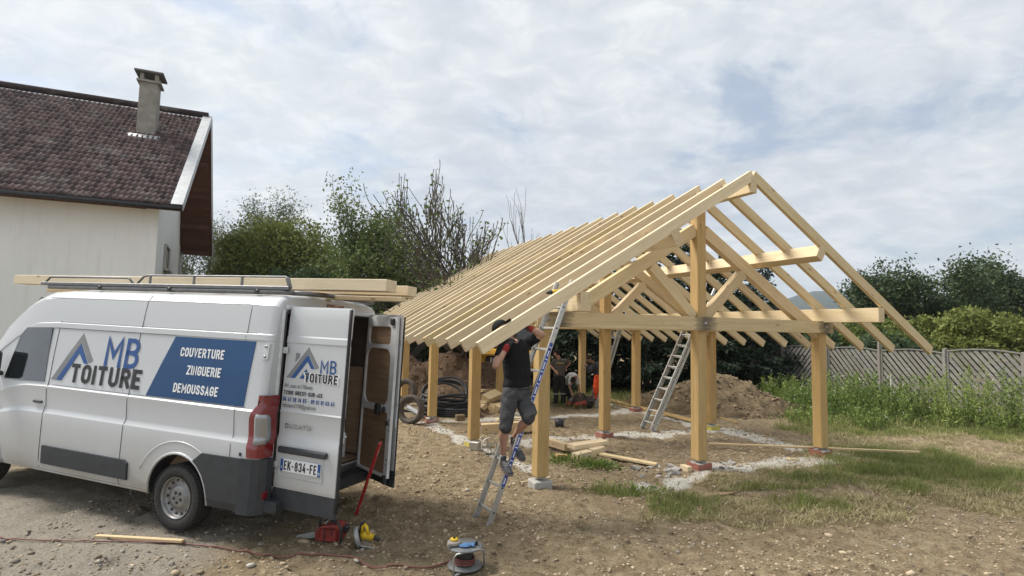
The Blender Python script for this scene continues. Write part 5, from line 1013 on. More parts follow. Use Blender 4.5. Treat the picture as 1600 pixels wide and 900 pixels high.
def hand(m, wrist, dirv, palm_n, grip=.6, sc=1.0, thumb=1):
    # fingers curl towards -palm_n ... palm_n points out of the back of the hand
    w = Vector(wrist); d = Vector(dirv).normalized(); n_ = Vector(palm_n); n_ = (n_-d*n_.dot(d)).normalized(); s = d.cross(n_)
    etube(m, [w, w+d*.03*sc, w+d*.085*sc], s, [.027*sc, .038*sc, .042*sc], [.020*sc, .018*sc, .014*sc])
    for k, (o_, l_) in enumerate([(-.031, .070), (-.011, .080), (.010, .075), (.030, .060)]):
        b = w+d*.082*sc+s*o_*sc; a1 = grip*.9; a2 = grip*2.0; a3 = grip*2.8; p = [b]
        for a_, q in ((a1, .42), (a2, .33), (a3, .25)): p.append(p[-1]+(d*math.cos(a_)-n_*math.sin(a_))*l_*q*sc)
        cap(m, p, [.0095*sc, .009*sc, .008*sc, .007*sc])
    b = w+d*.03*sc+s*(-.03*thumb)*sc; p1 = b+(d*.5-s*thumb*.55-n_*.5).normalized()*.04*sc; p2 = p1+(d*.75-n_*.75).normalized()*.03*sc; cap(m, [b, p1, p2], [.013*sc, .011*sc, .009*sc])
def head(m, c, face, up, sc=1.0):
    c = Vector(c); f = Vector(face).normalized(); u = Vector(up); u = (u-f*u.dot(f)).normalized(); s = f.cross(u); rot = Matrix((s, f, u)).transposed(); q = lambda a, b, h: c+s*a*sc+f*b*sc+u*h*sc
    ell(m, q(0, -.012, .03), (.074*sc, .094*sc, .088*sc), rot); ell(m, q(0, .012, -.035), (.058*sc, .070*sc, .075*sc), rot); ell(m, q(0, .048, -.080), (.030*sc, .026*sc, .024*sc), rot)
    cap(m, [q(0, .086, .012), q(0, .108, -.022)], [.009*sc, .014*sc]); ell(m, q(0, .083, -.052), (.024*sc, .012*sc, .011*sc), rot); ell(m, q(0, .082, .022), (.045*sc, .012*sc, .010*sc), rot)
    for a in (-1, 1): ell(m, q(a*.077, -.004, -.008), (.010*sc, .018*sc, .030*sc), rot); ell(m, q(a*.040, .060, -.020), (.020*sc, .018*sc, .02*sc), rot)
    return q, rot
def eyes(e, q, rot, sc=1.0):
    for a in (-1, 1):
        m = MB(); ell(m, q(a*.031, .079, .004), (.011*sc, .008*sc, .007*sc), rot); m.build('eye', SOCK, e); m = MB(); ell(m, q(a*.031, .0865, .004), (.005*sc, .003*sc, .005*sc), rot); m.build('pupil', BLACKT, e)
        m = MB(); ell(m, q(a*.031, .083, .024), (.018*sc, .006*sc, .004*sc), rot); m.build('eyebrow', HAIR, e)
def mid(a, b, t): return a+(b-a)*t
# --- the man on the ladder
J = dict(head=D(785, 515, 6.40), neck=D(799, 533, 6.45), chest=D(806, 548, 6.5), waist=D(808, 592, 6.52), pel=D(806, 612, 6.5), rsh=D(789, 537, 6.37), rel=D(775, 571, 6.22), rwr=D(791, 544, 6.27), lsh=D(824, 535, 6.60), lel=D(846, 523, 6.52), lwr=D(829, 514, 6.50),
         rhip=D(797, 616, 6.42), rkn=D(790, 668, 6.34), ran=D(786, 711, 6.47), lhip=D(815, 617, 6.58), lkn=D(826, 655, 6.34), lan=D(803, 683, 6.55))
man = empty('person', (J['pel'].x, J['pel'].y, 0), 0, 'man in black cap and black tee on the nearest ladder, red gloves on a rafter', 'person'); o3 = Vector((J['pel'].x, J['pel'].y, 0)); J = {k: v-o3 for k, v in J.items()}
m = MB(); fc = Vector((.62, -.30, .55)); q_, rot_ = head(m, J['head'], fc, (-.25, .1, 1))
cap(m, [J['neck']-Vector((0, 0, .02)), mid(J['neck'], J['head'], .6)], [.058, .054])
sdv = (J['lsh']-J['rsh'])
etube(m, [J['pel'], J['waist'], J['chest'], J['neck']-Vector((0, 0, .03))], sdv, [.14, .14, .16, .09], [.10, .10, .11, .07])
for s in 'rl':
    cap(m, [J[s+'sh'], mid(J[s+'sh'], J[s+'el'], .5), J[s+'el']], [.058, .053, .045]); cap(m, [J[s+'el'], mid(J[s+'el'], J[s+'wr'], .35), J[s+'wr']], [.041, .043, .028])
    cap(m, [J[s+'hip'], J[s+'kn']], [.085, .055]); k_, a_ = J[s+'kn'], J[s+'an']; bk = Vector((-.6, .5, 0)).normalized()*.018; cap(m, [k_, mid(k_, a_, .33)+bk, mid(k_, a_, .7)+bk*.3, a_], [.052, .056, .040, .034]); cap(m, [a_, a_-Vector((0, 0, .05))], [.036, .036])
bodyo = blob('body', m, SKIN, man, .0075, 5); eyes(man, q_, rot_)
m = MB(); etube(m, [J['pel']+Vector((0, 0, .03)), J['waist'], mid(J['waist'], J['chest'], .5), J['chest']+Vector((0, 0, .02)), J['neck']-Vector((0, 0, .045)), J['neck']-Vector((0, 0, .02))], sdv, [.178, .176, .180, .192, .135, .075], [.135, .140, .138, .130, .09, .07])
for s, t1 in (('r', .52), ('l', .55)): cap(m, [J[s+'sh'], mid(J[s+'sh'], J[s+'el'], t1)], [.075, .067]); cap(m, [J[s+'sh'], J['chest']], [.07, .09])
blob('t_shirt', m, BLKTEE, man, .0085, 5, folds=.02)
m = MB(); etube(m, [J['waist']-Vector((0, 0, .08)), J['pel'], J['pel']-Vector((0, 0, .09))], sdv, [.172, .180, .170], [.138, .138, .130])
for s, t1 in (('r', .97), ('l', .95)): cap(m, [J[s+'hip'], mid(J[s+'hip'], J[s+'kn'], .5), mid(J[s+'hip'], J[s+'kn'], t1)], [.104, .092, .080])
sho = blob('cargo_shorts', m, GREYSH, man, .009, 4, folds=.03)
c_ = mid(J['lhip'], J['lkn'], .6)+Vector((.05, -.07, 0)); dd_ = (J['lkn']-J['lhip']).normalized(); MB().box(c_, (.14, .10, .16), Matrix((dd_.cross(Vector((0, 1, 0))).normalized(), Vector((0, 1, 0)), dd_)).transposed(), bev=.02).build('cargo_pocket', GREYSH, man)
m = MB(); etube(m, [J['waist']-Vector((0, 0, .085)), J['waist']-Vector((0, 0, .115))], sdv, [.178, .180], [.143, .145]); m.build('belt', BLACKP, man)
for s, toe in (('r', Vector((.10, -.22, -.06))), ('l', Vector((.10, -.16, -.10)))):
    a_ = J[s+'an']; cap_ = MB(); cap(cap_, [a_-Vector((0, 0, .01)), a_-Vector((0, 0, .055))], [.040, .042]); blob('sock', cap_, SOCK if s == 'r' else HAIR, man, .009, 2)
    h_ = a_-Vector((0, 0, .135))-toe.normalized()*.05; shoe(man, h_, h_+toe, (0, 0, 1))
for s, dv, pn, th in (('r', Vector((.5, .15, .85)), Vector((-.5, -.6, -.1)), 1), ('l', Vector((-.75, -.35, .25)), Vector((.1, -.5, .8)), -1)):
    m = MB(); hand(m, J[s+'wr'], dv, pn, .55, 1.08, th); g_ = blob('glove', m, GLOVEP, man, .006, 3); m = MB(); w_ = J[s+'wr']; dv = dv.normalized(); cap(m, [w_-dv*.035, w_+dv*.02], [.036, .038]); blob('glove_cuff', m, GLOVE, g_, .007, 2)
m = MB(); ell(m, q_(0, -.012, .045), (.084, .103, .085), rot_); co = m.build('tmp', BLKTEE, man); bm = bmesh.new(); bm.from_mesh(co.data); n_ = rot_ @ Vector((0, -.12, 1)); bmesh.ops.bisect_plane(bm, geom=list(bm.verts)+list(bm.edges)+list(bm.faces), plane_co=q_(0, 0, .030), plane_no=n_, clear_inner=True); bmesh.ops.holes_fill(bm, edges=bm.edges); bm.to_mesh(co.data); bm.free(); co.name = 'cap'; co.data.name = 'cap'
m = MB(); br = []; 
for k in range(9): a_ = R(30+120*k/8); br.append((math.cos(a_)*.070, .055+math.sin(a_)*.105, .038-.010*abs(math.cos(a_))))
br = [(.072, .02, .036)]+br+[(-.072, .02, .036)]; n_ = len(br); m.add([tuple(q_(*p)) for p in br]+[tuple(q_(p[0], p[1], p[2]+.006)) for p in br], [tuple(range(n_)), tuple(range(2*n_-1, n_-1, -1))]+[(i, (i+1) % n_, n_+(i+1) % n_, n_+i) for i in range(n_)]); m.build('cap_brim', BLKTEE, co)
for k, (a, z_) in enumerate(((-.03, -.12), (.03, -.12))): pass
# --- workers at the back
def worker(label, J, top, trous, skin, hair, face, up=(0, 0, 1), long_sleeve=False, toes=(0, -1, 0), sc=1.0, band=None):
    o3 = Vector((J['pel'].x, J['pel'].y, 0)); e = empty('person', o3, 0, label, 'person'); J = {k: v-o3 for k, v in J.items()}; sdv = J['lsh']-J['rsh']
    m = MB(); q, rt_ = head(m, J['head'], face, up, .98); nk = J['neck']; cap(m, [nk, mid(nk, J['head'], .7)], [.058, .055]); etube(m, [J['pel'], J['chest'], nk], sdv, [.13, .15, .07], [.09, .10, .06])
    for s in 'rl':
        cap(m, [J[s+'sh'], J[s+'el']], [.052, .040]); cap(m, [J[s+'el'], J[s+'wr']], [.041, .028]); dv = (J[s+'wr']-J[s+'el']).normalized(); hand(m, J[s+'wr'], dv, Vector((0, -1, .3)), .5, 1.0, 1 if s == 'r' else -1); cap(m, [J[s+'hip'], J[s+'kn'], J[s+'an']], [.08, .052, .036])
    blob('body', m, skin, e, .011, 4)
    m = MB(); etube(m, [J['pel']+(J['chest']-J['pel'])*.05, mid(J['pel'], J['chest'], .5), J['chest'], mid(J['chest'], nk, .7), nk], sdv, [.165, .165, .185, .12, .07], [.12, .12, .125, .09, .065])
    for s in 'rl': cap(m, [J[s+'sh'], mid(J[s+'sh'], J[s+'el'], 1.0 if long_sleeve else .6)], [.072, .058]); cap(m, [J[s+'sh'], J['chest']], [.07, .09]); 
    if long_sleeve:
        for s in 'rl': cap(m, [J[s+'el'], mid(J[s+'el'], J[s+'wr'], .95)], [.052, .042])
    sh_ = blob('shirt', m, top, e, .013, 3, folds=.02)
    m = MB(); etube(m, [J['pel']+(J['chest']-J['pel'])*.16, J['pel'], J['pel']-Vector((0, 0, .07))], sdv, [.155, .165, .15], [.12, .125, .12])
    for s in 'rl': cap(m, [J[s+'hip'], J[s+'kn'], J[s+'an']-Vector((0, 0, .01))], [.100, .078, .068])
    tr_ = blob('trousers', m, trous, e, .013, 3, folds=.025)
    for s in 'rl':
        h_ = J[s+'an']-Vector((0, 0, .085))-Vector(toes).normalized()*.05; shoe(e, h_, h_+Vector(toes)*.28, (0, 0, 1))
        if band: p = mid(J[s+'kn'], J[s+'an'], .25); m = MB(); m.lathe([(.082, -.012), (.086, -.012), (.086, .012), (.082, .012)], p, (0, 0, 1), 14); m.build('reflective_band', band, tr_)
    m = MB(); ell(m, q(0, -.018, .040), (.079, .096, .084), rt_); ell(m, q(0, -.05, -.01), (.068, .060, .06), rt_); ho_ = blob('hair', m, hair, e, .010, 2)
    return e, J, sh_, q
DT = 16.0; dd = lambda x, y, d=DT: D(x, y, d)
e2, J2, sh2, _q = worker('worker seen from behind in dark grey tee with yellow back print, hands on hips', dict(head=dd(869.5, 552, 15.92), neck=dd(873, 561), chest=dd(874.5, 569), pel=dd(873.5, 589), rsh=dd(866, 564), rel=dd(861.5, 573), rwr=dd(867, 579, 15.9), lsh=dd(883, 563.5), lel=dd(890, 567.5, 16.05), lwr=dd(884.5, 575, 16.15),
    rhip=dd(869.5, 592), rkn=dd(869, 611), ran=dd(868.5, 627.5), lhip=dd(878.5, 592), lkn=dd(879.5, 611), lan=dd(880, 627)), cloth('dark_grey_tee', (.085, .078, .07)), cloth('black_work_trousers', (.016, .017, .018)), SKIN, HAIR, Vector((-.75, .6, -.35)), toes=(-.35, .9, 0), band=simple('reflective_tape', (.35, .36, .33), .5))
YP = simple('yellow_print', (.42, .32, .08), .8); m = MB(); c_ = J2['chest']+Vector((0, -.148, .035))
for k in range(6): m.box(c_+Vector(((k-2.5)*.034, .004*abs(k-2.5), .006*(k % 2))), (.022, .006, .030+.008*(k % 2)))
po = m.build('back_print', YP, sh2); po['kind'] = 'stuff'
worker('worker bent double in a white tee beside the one in dark grey', dict(head=dd(895, 595, 15.8), neck=dd(899, 590, 16.1), chest=dd(895, 588, 16.3), pel=dd(884, 597, 16.6), rsh=dd(891, 593, 16.1), rel=dd(890, 604, 15.95), rwr=dd(893, 613, 15.85), lsh=dd(902, 594, 16.2), lel=dd(904, 604, 16.05), lwr=dd(905.5, 613, 15.95),
    rhip=dd(881, 600, 16.6), rkn=dd(881, 614, 16.5), ran=dd(881, 626, 16.6), lhip=dd(888, 600, 16.65), lkn=dd(889, 613, 16.5), lan=dd(890, 625, 16.6)), cloth('white_tee', (.55, .55, .54), .08), cloth('dark_trousers', (.03, .03, .032)), SKIN_D, HAIR, Vector((-.1, -.45, -.95)), up=(.1, -.9, .3), toes=(.1, -.95, 0))
worker('worker in navy long sleeves and bright orange trousers, partly behind a post', dict(head=dd(921, 561, 15.9), neck=dd(927, 568), chest=dd(932, 573), pel=dd(937, 588), rsh=dd(925, 573, 15.85), rel=dd(921, 581, 15.7), rwr=dd(917, 573, 15.7), lsh=dd(934, 569, 16.15), lel=dd(928, 577, 16.1), lwr=dd(919, 576, 16.1),
    rhip=dd(933.5, 590, 15.9), rkn=dd(930.5, 605, 15.85), ran=dd(933, 622, 15.95), lhip=dd(941, 590, 16.1), lkn=dd(938, 606, 16.1), lan=dd(941, 622, 16.15)), cloth('navy_long_sleeve', (.035, .037, .045)), cloth('orange_trousers', (.72, .085, .025), .1), SKIN_D, HAIR, Vector((-.8, -.25, -.45)), long_sleeve=True, toes=(-.9, -.2, 0))
# ---------------------------------------------------------------- digger behind the left soil heap
YEL = simple('digger_yellow', (.62, .33, .02), .4, 0, .08, 3); c = base(800, 19.2)
dg_ = empty('digger', c, R(8), 'yellow and black tracked digger half hidden behind the dark soil heap', 'digger')
MB().box((0, 0, 1.15), (2.1, 1.9, .62), bev=.12).build('engine_cover', YEL, dg_); MB().box((0, .0, .74), (1.7, 1.8, .22), bev=.05).build('turntable', BLACKP, dg_)
for s in (-1, 1):
    pts = [(-1.25, .30), (-1.1, .52), (1.1, .52), (1.25, .30), (1.1, .05), (-1.1, .05)]; MB().prism(pts, .38, Matrix.Translation((0, s*.85+.19, .0)) @ Matrix.Rotation(R(90), 4, 'X')).build('track', RUBBER, dg_)
    for x in (-1.0, -.5, 0, .5, 1.0): MB().cyl((x, s*.85-.22, .27), (x, s*.85+.22, .27), .17, n=14).build('track_roller', BLACKP, dg_)
MB().box((.25, .2, 2.0), (1.1, 1.0, 1.1), bev=.08).build('cab', GLASSD, dg_)
cf = MB()
for x in (-.3, .8):
    for y in (-.3, .7): cf.bar((x, y, 1.4), (x, y, 2.58), .07, .07)
cf.box((.25, .2, 2.58), (1.2, 1.1, .08), bev=.03); cf.build('cab_frame', YEL, dg_)
MB().box((-.66, -.955, 1.12), (.62, .012, .34), bev=.05).build('badge_plate', BLACKT, dg_)
link('lettering', din('JCB', .22, .2), WHITEP, dg_, mtx=Matrix.Translation((-.64, -.966, 1.12)) @ Matrix.Rotation(R(90), 4, 'X'))
MB().tube([(.48, -.95, .95), (.55, -.98, 1.2), (.72, -.98, 1.42), (.95, -.98, 1.52)], .07, 8).build('fender_curve', YEL, dg_)
bo_ = MB(); bo_.bar((-.9, -.5, 1.3), (-2.0, -.55, 2.7), .25, .34); bo_.bar((-1.9, -.55, 2.75), (-2.7, -.6, 2.2), .22, .30); bo_.build('boom', YEL, dg_)
MB().bar((-2.45, -.6, 2.45), (-3.55, -.65, .95), .20, .22).build('dipper_arm', BLACKP, dg_); MB().cyl((-2.55, -.6, 2.1), (-3.35, -.65, 1.15), .05, n=8).build('hydraulic_ram', BLACKP, dg_)
MB().box((-3.25, -.6, 1.85), (.25, .2, .35), bev=.04).build('red_hitch', simple('red_metal', (.40, .03, .02), .5), dg_)
bk_ = [(0, 0), (.45, .05), (.62, .35), (.5, .7), (.35, .72), (.42, .4), (.3, .2), (0, .15)]; MB().prism(bk_, .6, Matrix.Translation((-3.9, -.4, .45)) @ Matrix.Rotation(R(90), 4, 'X')).build('bucket', BLACKP, dg_)
# ---------------------------------------------------------------- pipes, rings, timber lying about
DRN = simple('black_corrugated_pipe', (.022, .024, .028), .45, 0, .3, 60)
c = base(698, 14.2); rgp = random.Random(3); pts = []
for k in range(9*22):
    a_ = 2*math.pi*k/22; w_ = k/22; r_ = .50+.07*math.sin(w_*2.3); ti = .42 if w_ > 5 else .05; pts.append((c.x+(w_ > 5)*.05+r_*1.15*math.cos(a_), c.y+r_*.9*math.sin(a_)+.08*math.sin(w_), c.z+.06+.055*w_+max(0, math.sin(a_))*ti+.03*math.sin(a_*2.7+w_)))
tag(MB().tube(pts, .030, 8).build('pipe_coil', DRN), 'untidy coil of black pipe on the ground before the dark soil heap', 'pipe')
c = base(730, 14.0); pts = [(c.x+.55*math.cos(a)-.15, c.y+.4*math.sin(a), c.z+.05+.12*max(0, math.sin(a))+k*.05) for k in range(4) for a in np.linspace(.2, 6, 20)]
tag(MB().tube(pts, .028, 8).build('pipe_coil', DRN), 'flatter coil of black pipe right beside the larger coil', 'pipe')
c = base(650, 14.0); pts = [(c.x+t_*1.0-.6, c.y+.25*math.sin(t_*4), c.z+.04+.02*math.sin(t_*9)) for t_ in np.linspace(0, 1.2, 16)]
tag(MB().tube(pts, .03, 8).build('loose_pipe', DRN), 'loose end of black pipe running left from the coil', 'pipe')
p0 = G(659, 649, -.09); p1 = G(625, 628, -.08); GP = simple('grey_pvc', (.30, .31, .32), .5); dv = (p1-p0).normalized(); m = MB(); m.lathe([(.062, 0), (.055, 0), (.055, .35), (.062, .35), (.062, 0)], p0, tuple(dv), 18); m.lathe([(.062, .35), (.055, 1.4)], p0, tuple(dv), 18); m.lathe([(.070, .0), (.070, .08), (.06, .1)], p0, tuple(dv), 18); e = m.build('drain_pipe', GP); tag(e, 'grey drain pipe with its open end towards the frame, beside the van door', 'pipe'); m = MB().lathe([(0, .05), (.054, .05)], p0, tuple(dv), 14).build('pipe_shade_disc', BLACKT, e)  # black disc set in the pipe mouth stands in for the shade inside
RING = simple('muddy_rubber', (.085, .07, .058), .85, 0, .3, 10, bump=.3)
for (px, d, zc, r_, lb) in ((643, 12.6, .33, .33, 'muddy grey ring leaning on the soil heap right of the van door'), (634, 13.4, .62, .30, 'second darker ring behind and above the muddy grey one')):
    p = D(px, 606, d); tag(MB().lathe([(r_-.10, -.07), (r_-.02, -.10), (r_, -.05), (r_, .05), (r_-.02, .10), (r_-.10, .07), (r_-.13, 0), (r_-.10, -.07)], (p.x, p.y, gz(p)+zc), (-.35, -.9, .15), 28).build('rubber_ring', RING), lb, 'ring')
def lie(name, label, cat, a, b, w, h, mat, za=0, zb=None, group=None, zoff=None, roll=0):
    A = G(*a); B = G(*b); za_ = gz(A)+h/2+za; zb_ = gz(B)+h/2+(za if zb is None else zb); A.z = za_; B.z = zb_; return tag(beam(name, A, B, w, h, mat, bev=.003, roll=roll), label, cat, group)
GRP = 'offcuts and boards lying round the frame'
lie('timber_beam', 'short thick beam lying on the soil behind the man on the ladder', 'beam', (752, 676), (838, 677), .20, .20, PINE_Y, .02, group=GRP)
lie('board', 'thin bright board lying on the short thick beam behind the man', 'board', (775, 675), (835, 668), .14, .03, PINE, .23, group=GRP)
lie('timber_block', 'top timber of the small stack right of the nearest post', 'timber', (892, 713), (945, 706), .22, .075, PINE, .14, group=GRP)
lie('timber_block', 'pale block under the left end of the short stacked timber', 'timber', (898, 720), (922, 716), .16, .14, PINE, 0, group=GRP)
lie('timber_block', 'pale block under the right end of the short stacked timber', 'timber', (924, 714), (940, 710), .16, .13, PINE, 0, group=GRP)
lie('timber_block', 'timber lying left of the small stack, running back behind the post', 'timber', (886, 709), (850, 697), .12, .12, PINE_Y, .05, group=GRP)
lie('timber_block', 'dark little block on the soil under the left end of the stack', 'timber', (869, 718), (886, 717), .11, .09, PINE_O, 0, group=GRP)
lie('plank', 'short plank lying over the trench between the two front posts', 'plank', (937, 714), (1026, 728), .13, .035, PINE_Y, .03, group=GRP)
lie('timber_block', 'small cut block against the footing of the middle front post', 'timber', (1066, 733), (1078, 737), .09, .08, PINE, 0, group=GRP)
lie('timber_block', 'small flat block on the white stone strip near the right front post', 'timber', (1232, 716), (1246, 715), .09, .04, PINE, 0, group=GRP)
lie('batten', 'thin stick lying between the foot of the nearest ladder and the nearest post', 'batten', (751, 762), (860, 746), .025, .018, PINE, .012, group=GRP)
A = D(1108, 693, 10.55); B = D(1400, 705, 10.15); B2 = A+(B-A)*1.12; tag(beam('batten', A, B2, .05, .035, PINE_Y), 'long batten lying across the footing of the right front post', 'batten', GRP)
lie('batten', 'batten on the gravel left of the red cable in the foreground', 'batten', (150, 838), (286, 847), .045, .028, PINE_Y, .022, group=GRP)
for k, (a, b, w_, lb) in enumerate([((946, 624), (1100, 662), .10, 'upper one of the long boards lying along the right row of posts'), ((950, 627), (1094, 664), .12, 'lower wide one of the long boards along the right row of posts'), ((960, 634), (1040, 652), .09, 'short board beside the long boards, behind the middle ladder'), ((1050, 652), (1124, 668), .08, 'board end reaching past the tall middle post along the stone strip'), ((1125, 653), (1152, 661), .05, 'thin stick right of the yellow wrapped footing')]):
    lie('board', lb, 'board', a, b, w_, .035, PINE_O, .01+.02*(k % 2), group=GRP)
for k, (a, b, w_, h_, zz_, lb) in enumerate([((752, 640), (762, 630), .22, .2, 0, 'square offcut at the left of the wood pile'), ((758, 636), (778, 633), .3, .16, .16, 'big wedge offcut on top of the wood pile'), ((766, 641), (782, 639), .2, .16, 0, 'offcut in the middle of the wood pile'), ((752, 628), (776, 626), .12, .08, .3, 'thin offcut lying highest on the wood pile'), ((775, 645), (782, 640), .14, .2, 0, 'upright offcut at the right end of the wood pile'), ((748, 637), (757, 646), .14, .10, 0, 'slanting offcut in front of the wood pile')]):
    lie('offcut', lb, 'offcut', a, b, w_, h_, PINE_Y, zz_, zz_+(.12 if k in (1, 5) else 0), 'wood offcuts heaped behind the left row', roll=.4*(k % 3))
p = G(719, 657); tag(MB().box((p.x, p.y, gz(p)+.07), (.22, .16, .16), Matrix.Rotation(.4, 3, 'Z'), bev=.02).build('soil_block', simple('brown_block', (.16, .11, .06), .9, bump=.3)), 'small brown block on the soil between the second and third left posts', 'block')
# tape ring + tin box by the yellow footing
p = G(764, 710); zz_ = gz(p)+.135; e = empty('packaging_roll', (p.x, p.y, zz_), 0, 'upright roll of clear strapping beside the yellow wrapped footing', 'roll'); TP = simple('translucent_strap', (.42, .39, .33), .35)
MB().lathe([(.125, -.045), (.135, -.045), (.135, .045), (.125, .045), (.125, -.045)], (0, 0, 0), (.2, -1, .1), 28).build('hoop', TP, e)
for k in range(4): MB().bar((0, 0, 0), (.11*math.cos(k*1.57+.4), 0, .11*math.sin(k*1.57+.4)), .012, .03).build('spoke', TP, e)
MB().lathe([(0, -.03), (.035, -.03), (.035, .03), (0, .03)], (0, 0, 0), (.2, -1, .1), 14).build('hub', TP, e)
p = G(743, 706); m = MB().box((p.x, p.y, gz(p)+.08), (.17, .12, .14), Matrix.Rotation(-.5, 3, 'Z'), bev=.004); tag(m.build('tin_box', simple('bare_tin', (.42, .40, .36), .4, .5)), 'open shiny tin box left of the strapping roll', 'box')
p = G(691, 648); pts = []; m = MB(); ell(m, (p.x, p.y, gz(p)+.05), (.17, .12, .07)); ell(m, (p.x+.08, p.y, gz(p)+.06), (.10, .10, .05)); o = blob('paper_sack', m, simple('sack_paper', (.42, .34, .23), .85, 0, .2, 10), None, .012, 2, folds=.05); tag(o, 'crumpled beige paper sack against the post by the pipe coil', 'sack')
p = G(874, 668); tag(MB().lathe([(0, 0), (.09, 0), (.11, .2), (.10, .2), (.085, .02), (0, .02)], (p.x, p.y, gz(p)), (0, 0, 1), 16).build('bucket', BLACKP), 'small black bucket just right of the nearest post', 'bucket')
p = G(1098, 765); nn_ = 18; gx_, gy_ = np.meshgrid(np.linspace(-.42, .42, nn_), np.linspace(-.09, .09, 7)); gx2 = gx_+p.x; gy2 = gy_-.12*gx_+p.y+.04*np.sin(gx_*9); gz2 = ground_z(gx2, gy2)+.03+.03*np.sin(gx_*11+1)*np.cos(gy_*20)+.015*fbm(gx_*9, gy_*9, 3, 5); idx = np.arange(gx_.size).reshape(gx_.shape); F = np.stack([idx[:-1, :-1], idx[:-1, 1:], idx[1:, 1:], idx[1:, :-1]], -1).reshape(-1, 4)
o = link('torn_cardboard', mesh_np('torn_cardboard', np.stack([gx2, gy2, gz2], -1).reshape(-1, 3), F, True), simple('old_cardboard', (.30, .215, .135), .9)); o.modifiers.new('s', 'SOLIDIFY').thickness = .006; tag(o, 'torn strip of brown cardboard lying in the grass', 'cardboard')
# grey rubble in the trench
rgc = random.Random(8); RUB = simple('grey_rubble', (.34, .325, .30), .95, 0, .25, 20, bump=.6)
for k in range(26):
    px = rgc.uniform(985, 1062) if k < 18 else rgc.uniform(1125, 1180); py = 735+rgc.uniform(-9, 8) if k < 18 else 728+rgc.uniform(-4, 6); r_ = rgc.uniform(.03, .085); p = G(px, py); bm = bmesh.new()
    for q in range(14): bm.verts.new((rgc.gauss(0, 1)*r_*.7, rgc.gauss(0, 1)*r_*.6, rgc.gauss(0, 1)*r_*.35))
    g_ = bmesh.ops.convex_hull(bm, input=list(bm.verts)); bmesh.ops.delete(bm, geom=[v_ for v_ in bm.verts if not v_.link_faces], context='VERTS'); me = bpy.data.meshes.new('rubble'); bm.to_mesh(me); bm.free()
    tag(link('rubble', me, RUB, loc=(p.x, p.y, gz(p)+r_*.2)), 'lump of grey broken concrete in the trench at the foot of the middle front post', 'rubble', 'grey concrete rubble by the front posts')
for (px, py, r_, lb) in [(556, 877, .035, 'round whitish stone lying against the red cable'), (505, 803, .05, 'pale stone behind the chainsaw'), (730, 767, .035, 'pale pebble left of the foot of the nearest ladder'), (743, 786, .03, 'small pale pebble beside the left ladder foot'), (392, 884, .045, 'flat grey stone on the gravel in front of the van wheel'), (270, 877, .04, 'dark flat stone on the gravel below the batten')]:
    p = G(px, py); tag(link('stone', pebble_mesh('stone', np.array([[p.x, p.y, gz(p)+r_*.3]]), np.array([r_]), int(px)), simple('pale_stone%d' % px, (.42, .39, .33) if px != 270 else (.2, .19, .17), .9)), lb, 'stone')
# ---------------------------------------------------------------- tools in the foreground
p = G(726, 886); z0 = gz(p)+.012; RL = empty('cable_reel', (p.x, p.y, z0), 0, 'grey cable reel on a bent tube stand in the foreground', 'cable reel'); RG = simple('grey_reel_plastic', (.14, .147, .147), .55, 0, .15, 15)
MB().lathe([(0, .012), (.155, .012), (.16, .020), (.155, .028), (.05, .03), (0, .03)], n=36).build('lower_disc', RG, RL); MB().lathe([(0, .178), (.05, .178), (.155, .182), (.166, .190), (.155, .2), (.06, .206), (0, .206)], n=36).build('upper_disc', RG, RL)
MB().lathe([(.08, .03), (.072, .10), (.08, .18)], n=24).build('drum', BLACKP, RL); CAB = simple('red_brown_cable', (.155, .048, .038), .55, 0, .2, 30)
pts = [(.088*math.cos(a)*(1+.04*math.sin(a*3.1)), .088*math.sin(a), .038+.055*(a/44)+.006*math.sin(a*1.7)) for a in np.linspace(0, 44, 240)]; MB().tube(pts, .0075, 6).build('wound_cable', CAB, RL)
MB().tube([(-.085, -.19, -.005), (-.085, -.17, .06), (-.085, -.17, .15), (-.06, -.168, .178), (.13, -.10, .20), (.17, -.075, .185), (.178, -.06, .15), (.178, -.02, .03), (.165, 0, .008), (.11, .06, .006)], .0095, 8).build('tube_stand', ALU_D, RL)
MB().tube([(-.085, -.19, -.002), (-.02, -.13, .003), (.03, -.02, .004)], .0095, 8).build('tube_foot', ALU_D, RL)
MB().box((.105, -.01, .222), (.028, .03, .034), bev=.005).build('socket', BLACKP, RL)
zt = z0+.207; m = empty('sander', (p.x-.10, p.y-.02, zt), .3, 'small grey sander with yellow top lying on the cable reel', 'sander'); MB().lathe([(0, 0), (.055, 0), (.062, .008), (.062, .03), (.05, .036), (0, .038)], n=24).box((-.05, -.045, .018), (.05, .03, .03), bev=.006).build('housing', simple('sander_grey', (.30, .27, .24), .6), m); MB().lathe([(.016, .036), (.036, .038), (.036, .056), (.016, .058)], n=18).build('yellow_cap', simple('tool_yellow', (.70, .46, .02), .45), m); MB().box((.0, .0, .062), (.022, .012, .012), bev=.003).build('switch', BLACKT, m)
m = MB(); 
for k in range(5): ell(m, (p.x+.0+.012*k, p.y-.06+.02*(k % 2), zt+.012+.004*(k % 3)), (.03, .022, .010))
for k in range(5): cap(m, [(p.x+.045, p.y-.06+.012*k, zt+.012), (p.x+.085, p.y-.075+.018*k, zt+.012+.01*math.sin(k))], [.009, .008])
ell(m, (p.x+.0, p.y-.065, zt+.010), (.055, .04, .010)); tag(blob('work_glove', m, cloth('blue_glove', (.09, .19, .36)), None, .005, 2), 'blue work glove lying on the cable reel', 'glove')
pl_ = [(708, 876), (690, 881), (668, 885), (630, 887), (590, 885), (572, 881), (556, 874), (536, 868), (500, 865), (460, 864), (431, 862), (395, 857), (350, 852), (318, 849), (287, 846), (262, 846.5), (235, 846), (200, 846), (150, 848), (100, 845), (40, 843), (-40, 846)]
P = []
